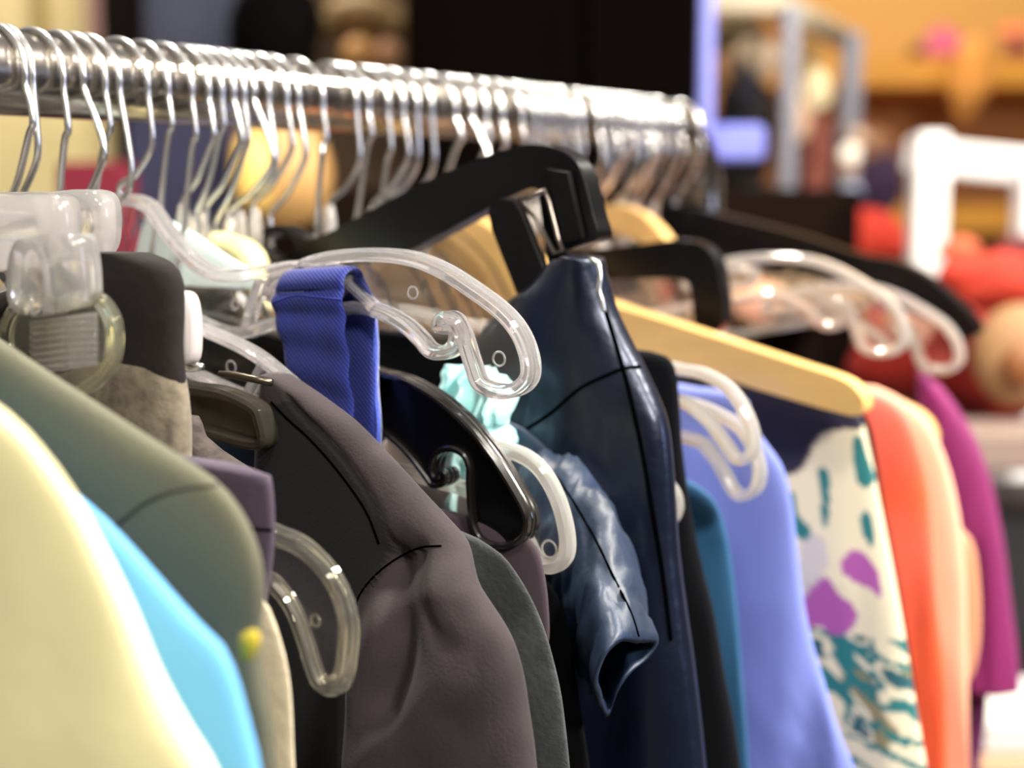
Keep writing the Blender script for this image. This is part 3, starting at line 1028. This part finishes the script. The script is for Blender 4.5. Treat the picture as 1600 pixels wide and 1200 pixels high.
def sleeve_tube():
    cuff_px = [(975, 998), (1004, 1000), (1026, 1004), (1010, 1030), (984, 1052), (966, 1078), (950, 1118), (937, 1092), (930, 1062), (940, 1030), (955, 1010)]
    cuff = catmull([tuple(PXp(x, y, .236 - (y - 1000) * .00012)) for x, y in cuff_px], 5, True)
    seg = len(cuff)
    cc = sum((Vector(q) for q in cuff), Vector()) / seg
    c0 = P(868, 850, .118)
    top = P(868, 716, .118)
    rz, ry = abs(top.z - c0.z), .014
    V, Fc = [], []
    n = 46
    c0 = Vector((.165, .122, c0.z))
    for layer in (0, 1):
        for i in range(n):
            s_ = i / (n - 1)
            for j in range(seg):
                q = Vector(cuff[j])
                a = math.atan2((q.z - cc.z) / .055, (q.y - cc.y) / .022)
                p0 = c0 + Vector((0, ry * math.cos(a), rz * math.sin(a)))
                p = p0.lerp(q, s_)
                p.y = p0.y + (q.y - p0.y) * s_ ** 2.2
                hump = math.sin(math.pi * s_)
                p.z += .013 * hump * max(0, math.sin(a) + .3)
                w_ = noise.noise(Vector((math.cos(a) * 1.8, math.sin(a) * 1.8, s_ * 7 + 4))) * .005 + noise.noise(Vector((math.cos(a) * 4, math.sin(a) * 4, s_ * 20))) * .0022
                ctr = c0.lerp(cc, s_)
                ctr.y = c0.y + (cc.y - c0.y) * s_ ** 2.2
                dirv = (p - ctr).normalized()
                p += dirv * (w_ * min(1, hump * 2 + .15) + .004 * hump)
                if layer:
                    p -= dirv * .0016
                if s_ > .9:
                    p += dirv * (.0009 if not layer else 0)
                V.append(p)
    for L in (0, 1):
        o = L * n * seg
        for i in range(n - 1):
            for j in range(seg):
                q = (o + i * seg + j, o + i * seg + (j + 1) % seg, o + (i + 1) * seg + (j + 1) % seg, o + (i + 1) * seg + j)
                Fc.append(q if L == 0 else q[::-1])
    for j in range(seg):
        for i in (0, n - 1):
            Fc.append((i * seg + j, i * seg + (j + 1) % seg, n * seg + i * seg + (j + 1) % seg, n * seg + i * seg + j))
    return obj('sleeve', V, Fc, DENIM, g)


s = sleeve_tube()
surf_line(s, [(868, 742), (900, 790), (930, 842), (958, 900), (985, 955), (998, 995)], .0005, THREAD, 'seam', g, off=0)
g = garment('black_dress', 'black garment in the shade beside the denim sleeve', 'garment', .09)
cloth('body', M('black_cloth', '#09080c', .95, sheen=.0, spec=.1), .092, [(720, 850), (820, 880), (870, 930), (890, 1000), (905, 1100), (920, 1200), (930, 1320)], T=.012, fold=.004, seed=18, parent=g, nz=60)

# navy leather skirt
NAVY = M('navy_leather', '#0a0f1d', .30, vary=.15, vscale=30, bump=.35, bscale=70, spec=.6, coat=.0, bdist=.002)
NAVY.node_tree.nodes['Principled BSDF'].inputs['Specular Tint'].default_value = (.72, .78, 1.0, 1)
g = garment('navy_leather_skirt', 'navy leather skirt with a side zip and yoke seam, held by the black clip', 'skirt', .14)
b = cloth('body', NAVY, .142, [(905, 400), (935, 404), (943, 430), (958, 480), (975, 520), (1000, 570), (1022, 615), (1040, 660), (1048, 720), (1052, 800), (1056, 870), (1065, 950), (1078, 1050), (1090, 1150), (1096, 1200), (1110, 1320)],
          left=[(890, 402), (868, 408), (840, 440), (800, 468), (770, 500), (745, 540), (730, 600), (700, 700), (680, 800), (660, 1000), (650, 1200), (640, 1320)], T=.050, T0=.022, grow=.16, fold=.005, freq=22, seed=19, parent=g, nz=170, nx=110, power=2.2, top_fold=.25)
surf_line(b, [(935, 430), (942, 470), (952, 505), (966, 550), (980, 600), (994, 660), (1006, 720), (1018, 790), (1030, 860), (1040, 930), (1048, 1000)], .0010, THREAD, 'zip', g, off=0)
surf_line(b, [(820, 672), (860, 646), (905, 608), (940, 590), (975, 576), (1000, 573)], .0008, THREAD, 'yoke_seam', g, off=0)
a = [P(924, 405, .128), P(934, 412, .126), P(938, 430, .125), P(936, 452, .124), P(941, 470, .124), P(944, 488, .124)]
V, Fc = tube(catmull([tuple(q) for q in a], 4), .0011, 8)
obj('zip_pull', V, Fc, STEEL, g)

g = garment('charcoal_jacket', 'charcoal black garment shoulder right of the navy leather skirt', 'garment', .185)
cloth('body', M('charcoal_cloth', '#0d0d12', .95, spec=.15, sheen=.04, vary=.2), .186, [(870, 535), (960, 542), (1010, 548), (1040, 556), (1056, 580), (1062, 640), (1066, 700), (1078, 790), (1095, 880), (1115, 960), (1130, 1050), (1145, 1130), (1155, 1200), (1170, 1320)], T=.026, T0=.014, fold=.004, seed=20, parent=g)
g = garment('teal_top', 'teal blue garment strip between the charcoal and periwinkle ones', 'garment', .225)
cloth('body', M('teal_blue_cloth', '#235a84', .8, sheen=.2, vary=.25, vscale=10), .232, [(980, 730), (1060, 745), (1105, 770), (1125, 800), (1140, 860), (1150, 940), (1160, 1040), (1168, 1120), (1172, 1200), (1180, 1320)], T=.018, fold=.005, freq=45, seed=21, parent=g)
g = garment('periwinkle_top', 'periwinkle blue garment hanging before the floral skirt', 'garment', .262)
cloth('body', M('periwinkle_cloth', '#7683d2', .7, sheen=.3, vary=.1), .268, [(1060, 600), (1130, 610), (1168, 625), (1175, 660), (1200, 695), (1224, 730), (1238, 780), (1247, 850), (1257, 930), (1272, 1010), (1292, 1080), (1315, 1150), (1330, 1200), (1360, 1320)], T=.030, T0=.014, fold=.010, freq=30, seed=22, parent=g)
g = garment('indigo_top', 'dark indigo garment in front of the floral skirt, below the wooden hanger', 'garment', .315)

# floral skirt: printed cloth, motif colours stored on the cloth itself
g['label'] = 'floral skirt in cream with teal and orchid petals and a dark indigo top'
g['category'] = 'skirt'
g.name = 'floral_skirt'
FY = .325
b = cloth('body', M('floral_print', '#efe6cf', .7, sheen=.2, attr='print'), FY, [(1150, 585), (1250, 600), (1318, 622), (1345, 652), (1358, 700), (1372, 770), (1386, 840), (1400, 910), (1414, 990), (1426, 1070), (1438, 1150), (1446, 1200), (1462, 1320)],
          T=.030, T0=.016, fold=.003, freq=26, seed=23, parent=g, nz=330, nx=420)


CREAM, TEAL, ORCHID, INDIGO, GREY = hexc('dfd3b4'), hexc('1c6e70'), hexc('a4529a'), hexc('1b1730'), hexc('c5bdb8')
motifs = [(INDIGO, [(1050, 560), (1360, 560), (1352, 660), (1332, 668), (1300, 672), (1280, 690), (1265, 725), (1240, 740), (1222, 752), (1200, 900), (1050, 900)]),
          (TEAL, [(1232, 770), (1250, 765), (1258, 800), (1276, 822), (1272, 842), (1250, 828), (1236, 800)]),
          (TEAL, [(1286, 732), (1298, 730), (1304, 765), (1302, 815), (1294, 812), (1290, 770)]),
          (TEAL, [(1336, 690), (1346, 680), (1358, 715), (1368, 750), (1356, 760), (1342, 745)]),
          (TEAL, [(1352, 800), (1362, 798), (1370, 830), (1368, 852), (1356, 836), (1350, 818)]),
          (ORCHID, [(1322, 885), (1330, 862), (1342, 854), (1362, 868), (1378, 892), (1382, 930), (1366, 915), (1345, 905)]),
          (ORCHID, [(1265, 935), (1285, 905), (1302, 895), (1318, 918), (1346, 948), (1340, 978), (1312, 985), (1295, 970), (1272, 970)]),
          (GREY, [(1262, 850), (1290, 830), (1305, 870), (1285, 905), (1262, 925)])]
mot = [(c, catmull(prof(p, FY), 4, True)) for c, p in motifs]
me = b.data
at = me.color_attributes.new('print', 'FLOAT_COLOR', 'POINT')
zlow = P(1350, 985, FY).z
for i, v in enumerate(me.vertices):
    x, z = v.co.x, v.co.z
    c = CREAM
    if z < zlow:
        q = noise.noise(Vector((x * 62 + 1.5 * noise.noise(Vector((x * 30, z * 20, 0))), z * 85 + x * 40, 2)))
        q2 = noise.noise(Vector((x * 60, z * 45, 9)))
        if abs(q) < .12:
            c = TEAL
        elif q > .30:
            c = hexc('1f5660')
        elif q2 > .30:
            c = hexc('8a7f5a')
    for col, poly in mot:
        if inpoly(x, z, poly):
            c = col
    at.data[i].color = (*c, 1)
# the skirt's own hanger strap area
g = garment('black_slip', 'narrow black garment edge between the floral skirt and the coral one', 'garment', .355)
cloth('body', M('black_cloth', '#09080c', .95, spec=.1), .362, [(1290, 620), (1335, 632), (1358, 660), (1370, 720), (1378, 780), (1392, 850), (1405, 920), (1418, 1000), (1430, 1080), (1440, 1200), (1450, 1320)], T=.016, fold=.003, seed=24, parent=g, nz=60)

g = garment('coral_blouse', 'bright coral orange garment with a pale peach outer edge', 'blouse', .425)
cloth('body', M('coral_cloth', '#f4592f', .75, sheen=.3, vary=.15, vscale=9, vcol='#fa6a5c'), .418, [(1345, 610), (1385, 622), (1415, 650), (1435, 700), (1448, 760), (1455, 830), (1462, 920), (1470, 1000), (1478, 1080), (1482, 1200), (1490, 1320)], T=.030, T0=.018, fold=.009, freq=40, seed=25, parent=g)
cloth('outer_layer', M('peach_cloth', '#f6b99a', .75, sheen=.3), .448, [(1370, 605), (1410, 625), (1450, 660), (1475, 710), (1492, 770), (1502, 830), (1508, 900), (1510, 980), (1512, 1060), (1514, 1140), (1516, 1200), (1520, 1320)], T=.024, T0=.014, fold=.007, freq=40, seed=26, parent=g)
g = garment('tan_blouse', 'tan peach garment edge between the coral blouse and the magenta dress', 'blouse', .49)
cloth('body', M('tan_peach_cloth', '#d79d78', .8, sheen=.2), .492, [(1440, 800), (1500, 826), (1520, 850), (1528, 890), (1532, 950), (1530, 1010), (1520, 1055), (1510, 1065), (1500, 1200)], T=.016, fold=.003, seed=27, parent=g, nz=60)
g = garment('magenta_dress', 'vivid magenta garment, the last one on the far right', 'dress', .56)
cloth('body', M('magenta_cloth', '#7e0f5a', .8, sheen=.12, vary=.2, vscale=8), .565, [(1442, 583), (1470, 606), (1500, 645), (1525, 690), (1545, 745), (1560, 810), (1572, 880), (1580, 950), (1587, 1020), (1590, 1083)], left=[(1436, 585), (1434, 640), (1432, 700), (1432, 1083)], T=.030, T0=.014, fold=.007, freq=36, seed=28, parent=g, zbot=2.5)
cloth('lining', M('plum_cloth', '#5d1c4e', .8), .578, [(1500, 1060), (1540, 1065), (1542, 1100), (1538, 1150), (1530, 1200), (1525, 1300)], left=[(1440, 1060), (1440, 1300)], T=.016, fold=.004, seed=29, parent=g, nz=30)
g = garment('aqua_top', 'very pale aqua garment glimpsed behind the clear hangers on the left', 'garment', .098)
cloth('body', M('pale_aqua_cloth', '#dff0ee', .7), .090, [(243, 333), (275, 350), (305, 366), (340, 390), (372, 410), (398, 425), (408, 440), (410, 452)],
      left=[(236, 332), (222, 370), (215, 400), (212, 452)], T=.008, T0=.006, fold=.002, seed=30, parent=g, nz=60, zbot=2.5)

# ---------------------------------------------------------------- background of the shop


def slab_at(px0, py0, px1, py1, depth, th, m, name, yaw=0.0, parent=None, bevel=.004):
    a, b_ = D(px0, py0, depth), D(px1, py1, depth)
    c = (a + b_) / 2
    w = (px1 - px0) / F_PX * depth
    hgt = (py1 - py0) / F_PX * depth
    V, Fc = box(c, w, th, hgt, YAW + yaw, min(bevel, th * .3, abs(w) * .3, abs(hgt) * .3))
    return obj(name, V, Fc, m, parent, 'auto')


# floor and walls
V, Fc = box((0, 2.0, -0.02), 12, 12, 0.04)
struct(obj('floor', V, Fc, M('floor_vinyl', '#6a625c', .5, vary=.2), None, False))
WALLM = M('amber_wall', '#a8713a', .8, vary=.12, vscale=2)
c = CAM + (FW * Vector((1, 1, 0))).normalized() * 4.6
V, Fc = box((c.x, c.y, 1.6), 9, .1, 3.2, YAW)
struct(obj('wall_back', V, Fc, WALLM, None, False))

# shelving of amber wood on the right of the back wall
t = thing('wall_shelf', 'long amber wooden wall shelf with pink and dark goods, top right', 'shelf', D(1480, 120, 4.2))
WD = M('amber_wood', '#cf8e2c', .5, vary=.1)
slab_at(1180, 98, 1800, 142, 4.2, .35, WD, 'shelf_board', 0, t)
slab_at(1180, 320, 1800, 362, 4.2, .35, WD, 'shelf_board', 0, t)
slab_at(1180, 142, 1800, 320, 4.38, .03, M('shelf_back', '#a06a38', .7), 'back_panel', 0, t)
slab_at(1240, -60, 1800, 98, 4.4, .03, M('shelf_back_light', '#c9974f', .7), 'back_panel', 0, t)


def sack(px, py, rx, ry, depth, m, name, label, cat, group=None, seed=0, bump=.25):
    c = D(px, py, depth)
    k = depth / F_PX
    V, Fc = ellipsoid((0, 0, 0), rx * k, min(rx, ry) * k * .8, ry * k, 24, YAW)
    W = []
    for v in V:
        n_ = noise.noise(Vector((v.x * 12 / (rx * k * 8), v.y * 12 / (rx * k * 8), v.z * 12 / (ry * k * 8))) + Vector((seed, 0, 0)))
        W.append(c + v * (1 + bump * n_))
    return tag(obj(name, W, Fc, m), label, cat, group)


sack(1472, 74, 34, 30, 4.1, M('pink_felt', '#c9607c', .9), 'folded_scarf', 'soft pink bundle on the amber wall shelf', 'scarf', seed=1)
sack(1438, 84, 20, 14, 4.1, M('dark_brown_felt', '#4a2618', .9), 'purse', 'small dark brown item left of the pink bundle on the shelf', 'purse', seed=2)
sack(1590, 84, 26, 18, 4.1, M('maroon_felt', '#6b2530', .9), 'purse', 'maroon item at the right edge of the amber shelf', 'purse', seed=3)
sack(1585, 52, 26, 14, 4.1, M('salmon_felt', '#e0805c', .9), 'folded_cloth', 'salmon cloth lying on the maroon item at the shelf edge', 'cloth', seed=4)
sack(1516, 120, 30, 62, 3.9, M('apricot_felt', '#dc9444', .9), 'hanging_bag', 'apricot bag hanging over the edge of the amber shelf', 'bag', seed=5)

# dark cabinet behind the rail
t = thing('black_cabinet', 'tall black cabinet with a thin vertical gap between its doors', 'cabinet', D(860, 200, 2.3))
BC = M('black_lacquer', '#070403', .8, spec=0.02)
slab_at(640, -300, 905, 900, 2.3, .03, BC, 'door', 0, t)
slab_at(914, -300, 1086, 900, 2.3, .03, BC, 'door', 0, t)
slab_at(640, -300, 1086, 900, 2.42, .15, M('cabinet_side', '#100a08', .8, spec=.02), 'body', 0, t)
# left background: panels
struct(slab_at(-700, -420, 178, 900, 3.4, .08, M('cream_panel', '#d0bd8c', .8, vary=.05), 'wall_left_panel'))
bpy.context.scene.objects['wall_left_panel'].name = 'wall_left'
struct(slab_at(66, -420, 82, 900, 3.34, .03, M('olive_batten', '#a08c52', .7), 'trim_1'))
struct(slab_at(148, -420, 178, 900, 3.32, .05, M('mauve_batten', '#9c7a72', .7), 'trim_2'))
t = thing('dark_column', 'dark post with a grey blue panel beside it behind the rail', 'display panel', D(240, 40, 3.0))
slab_at(176, -300, 226, 900, 3.0, .1, M('dark_post', '#161010', .8, spec=.05), 'post', 0, t)
slab_at(226, -300, 400, 190, 3.02, .04, M('blue_grey_board', '#4c5064', .9), 'panel', 0, t)
t = thing('navy_curtain', 'dark navy cloth hanging below the rail behind the hooks', 'curtain', D(300, 280, 2.0))
slab_at(214, 170, 378, 900, 2.0, .03, M('navy_board', '#2a2a44', .9), 'sheet', 0, t)
tag(slab_at(128, 262, 232, 1700, 1.7, .05, M('crimson_cloth', '#6e0d24', .8), 'garment_bag'), 'crimson red cloth standing out below the rail between the left hooks', 'bag')
tag(slab_at(-300, 186, 170, 900, 2.6, .2, M('cream_cupboard', '#d6c48e', .7), 'low_cupboard'), 'cream cupboard below the rail at the far left', 'cupboard')
sack(440, 262, 78, 100, 1.9, M('tan_leather', '#c79a5e', .5, vary=.2, vscale=8), 'tan_bag', 'tan rounded bag seen under the rail between the hook clusters', 'bag', seed=6, bump=.12)
sack(395, 270, 34, 62, 1.7, M('honey_leather', '#e8c069', .5), 'honey_bag', 'honey yellow bag left of the tan one under the rail', 'bag', seed=7, bump=.1)
sack(430, 50, 74, 92, 2.2, M('black_felt', '#050404', .9, spec=.05), 'black_hat', 'big black rounded shape like a hat above the rail', 'hat', seed=8, bump=.15)
t = thing('display_shelf', 'dim brown display shelf with tan objects above the rail', 'shelf', D(570, 40, 3.0))
slab_at(470, -200, 640, 400, 3.3, .04, M('taupe_board', '#5b4632', .8), 'back', 0, t)
slab_at(470, 30, 640, 48, 3.1, .3, M('pale_oak', '#b99b6c', .6), 'board', 0, t)
for i, (x, y, rx, ry, cc, nm) in enumerate([(560, 10, 46, 20, '#c4a678', 'pale tan round object on the display shelf board'), (560, 84, 26, 26, '#d69b5a', 'orange tan round object under the display shelf board'),
                                            (606, 86, 20, 24, '#bf8a66', 'rosy tan round object right of the orange one under the shelf board'), (478, 30, 24, 26, '#a98f80', 'greyish pink round object left on the display shelf')]):
    sack(x, y, rx, ry, 2.9, M('tan_bowl_%s' % cc[1:], cc, .5), 'vase', nm, 'vase', seed=10 + i, bump=.08)

# lavender display frame
t = thing('lavender_display_stand', 'lavender blue metal upright with a short arm to the right', 'display stand', D(1095, 200, 1.7))
LV = M('lavender_metal', '#8489d8', .4)
slab_at(1086, -400, 1106, 1400, 1.7, .03, LV, 'upright', 0, t)
slab_at(1104, 196, 1194, 250, 1.7, .05, LV, 'arm', math.radians(-12), t)

# gondola with mannequin tops
t = thing('display_rack', 'square metal display rack with cream top bars, full of dark clothes', 'rack', D(1220, 150, 2.5))
CR = M('cream_metal', '#d8c4a4', .45)
GP = M('grey_metal', '#7c7c86', .4, .3)
slab_at(1106, -14, 1222, 22, 2.5, .06, CR, 'top_bar', 0, t)
V, Fc = tube([D(1216, 8, 2.5), D(1270, 34, 2.8), D(1322, 62, 3.1)], .026, 12)
obj('top_bar', V, Fc, CR, t)
slab_at(1212, 20, 1236, 900, 2.5, .04, GP, 'post', 0, t)
slab_at(1304, 60, 1332, 900, 3.1, .04, GP, 'post', 0, t)
for i, (x, y, rx, ry, d, cc, lab) in enumerate([
        (1150, 60, 50, 40, 2.7, '#6d5a3e', 'olive brown garment at the top of the display rack'),
        (1182, 92, 40, 32, 2.6, '#cbb294', 'pale beige fur collar shape inside the display rack'),
        (1130, 110, 26, 26, 2.65, '#b08057', 'tan shoulder shape inside the display rack'),
        (1160, 210, 52, 90, 2.75, '#1c1616', 'black coat body inside the display rack'),
        (1168, 130, 20, 50, 2.6, '#2d2c38', 'dark slate sleeve inside the display rack'),
        (1170, 390, 70, 110, 2.6, '#17141a', 'black clothes low inside the display rack'),
        (1245, 175, 27, 50, 2.7, '#f2c39c', 'bright peach garment inside the display rack'),
        (1276, 140, 24, 34, 2.50, '#efdcae', 'glowing cream garment inside the display rack'),
        (1258, 90, 28, 30, 2.9, '#b08a52', 'golden brown garment under the slanted bar'),
        (1276, 250, 28, 66, 2.8, '#8b4c40', 'dusty red garment inside the display rack'),
        (1240, 270, 30, 70, 2.9, '#5a4a40', 'taupe garment low in the display rack'),
        (1300, 300, 50, 90, 3.3, '#332024', 'dark wine garment behind the display rack'),
        (1370, 250, 40, 50, 3.4, '#8d5b3e', 'rust brown garment right of the display rack'),
        (1376, 290, 36, 50, 3.2, '#3a2440', 'dark violet garment left of the white frame')]):
    sack(x, y, rx, ry, d, M('clothes_%s' % cc[1:], cc, .85), 'hanging_garment', lab, 'garment', seed=20 + i)

# glowing balls added to imitate out-of-focus highlights
for i, (x, y, r, d, cc, lab) in enumerate([(1329, 240, 20, 2.9, '#fff4e0', 'bright cream glowing ball added as a highlight right of the display rack'), (1340, 214, 19, 3.0, '#d8b49c', 'dim pinkish added highlight ball just above the bright one'),
                                           (1326, 264, 18, 2.95, '#caa088', 'dim added highlight ball just below the bright one'), (1330, 300, 21, 3.0, '#b4bfd8', 'pale blue added highlight ball above the red clothes'),
                                           (1362, 222, 18, 3.1, '#a0744f', 'faint brown added highlight ball right of the bright one')]):
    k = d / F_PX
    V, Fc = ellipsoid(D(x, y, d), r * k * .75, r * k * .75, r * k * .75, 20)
    o = tag(obj('highlight_ball', V, Fc, M('globe_%s' % cc[1:], cc, .3, emit=(1.0 if i == 0 else .35))), lab, 'lamp')

# white freestanding frame with red clothes
t = thing('white_display_stand', 'white square tube frame standing in front of the amber shelves', 'display stand', D(1500, 250, 1.9))
WF = M('white_lacquer', '#f4f1ee', .35)
slab_at(1416, 212, 1464, 900, 1.9, .05, WF, 'upright', 0, t)
V, Fc = box(D(1520, 252, 1.86), 200 * 1.9 / F_PX, .045, 54 * 1.9 / F_PX, YAW - .5, .004, math.radians(7))
obj('top_rail', V, Fc, WF, t, 'auto')
slab_at(1578, 268, 1626, 900, 1.80, .05, WF, 'upright', 0, t)
RED = '#c1301c'
for i, (x, y, rx, ry, d, cc, lab) in enumerate([
        (1362, 372, 56, 46, 2.3, '#b82a14', 'bright red garment left of the white frame'),
        (1500, 545, 170, 118, 1.60, '#8e1608', 'large deep red garment behind the coral and magenta ones'),
        (1560, 440, 90, 46, 1.44, '#a82a14', 'orange red garment draped over the large deep red one'),
        (1590, 398, 40, 30, 1.75, '#5c1114', 'dark maroon item beside the right upright of the white frame'),
        (1500, 392, 34, 22, 1.78, '#c4603f', 'salmon red item beside the left upright of the white frame'),
        (1420, 480, 40, 60, 1.42, '#b08068', 'dusty pink garment fold behind the far dark hanger arm')]):
    sack(x, y, rx, ry, d, M('red_%s' % cc[1:], cc, .8), 'red_garment', lab, 'garment', seed=40 + i)
t = thing('round_bag', 'beige round bag with a darker centre at the right edge before the red garment', 'bag', D(1592, 560, 1.42))
V, Fc = ellipsoid(D(1592, 555, 1.42), .046, .03, .052, 24, YAW)
obj('body', V, Fc, M('beige_leather', '#96704a', .7), t)
V, Fc = ellipsoid(D(1596, 572, 1.39), .018, .012, .022, 20, YAW)
obj('clasp', V, Fc, M('brown_leather', '#7d4a22', .6), t)
tag(slab_at(1380, 664, 1760, 722, 1.40, .10, M('pink_grey_table', '#8a766c', .7), 'table_top'), 'pinkish grey table edge below the red clothes', 'table')
bpy.context.scene.objects['table_top'].name = 'low_table'
sack(1570, 740, 60, 34, 2.0, M('grey_knit', '#6f6a66', .9), 'folded_knit', 'grey folded knit under the table edge', 'clothes', seed=50)
t = thing('dark_drawer_unit', 'black cabinet block in the gap right of the magenta dress', 'cabinet', D(1620, 900, 1.5))
slab_at(1490, 770, 1800, 1100, 1.50, .15, M('near_black', '#141216', .6), 'body', 0, t)
tag(slab_at(1500, 1088, 1800, 1142, 1.32, .12, M('white_tray', '#d9d6cf', .5), 'white_box'), 'white box corner at the bottom right', 'box')
tag(slab_at(1490, 1145, 1800, 1330, 1.32, .12, M('peach_box', '#caa384', .7), 'peach_box'), 'peach coloured box under the white one', 'box')
# lower filler: the dark underside of the rack's far side
t = thing('brown_shelving', 'dark brown shelving low behind the rack', 'shelf', D(900, 500, 1.9))
slab_at(300, 300, 1320, 1500, 2.15, .05, M('dark_brown', '#170e0b', .9, spec=.05), 'panel', 0, t)
slab_at(940, 440, 1330, 470, 1.95, .25, M('beige_board', '#9c8163', .6), 'board', 0, t)
for i, (x, y, rx, ry, cc, lab) in enumerate([(1052, 455, 16, 20, '#d4574a', 'small red item glimpsed under the squared black hanger'), (1050, 490, 14, 14, '#e6d2b8', 'small cream item under the red one behind the rack'),
                                             (1180, 470, 40, 30, '#e0a486', 'peach item seen through the large blurred clear hanger')]):
    sack(x, y, rx, ry, 1.75, M('small_%s' % cc[1:], cc, .7), 'folded_item', lab, 'clothes', seed=60 + i)
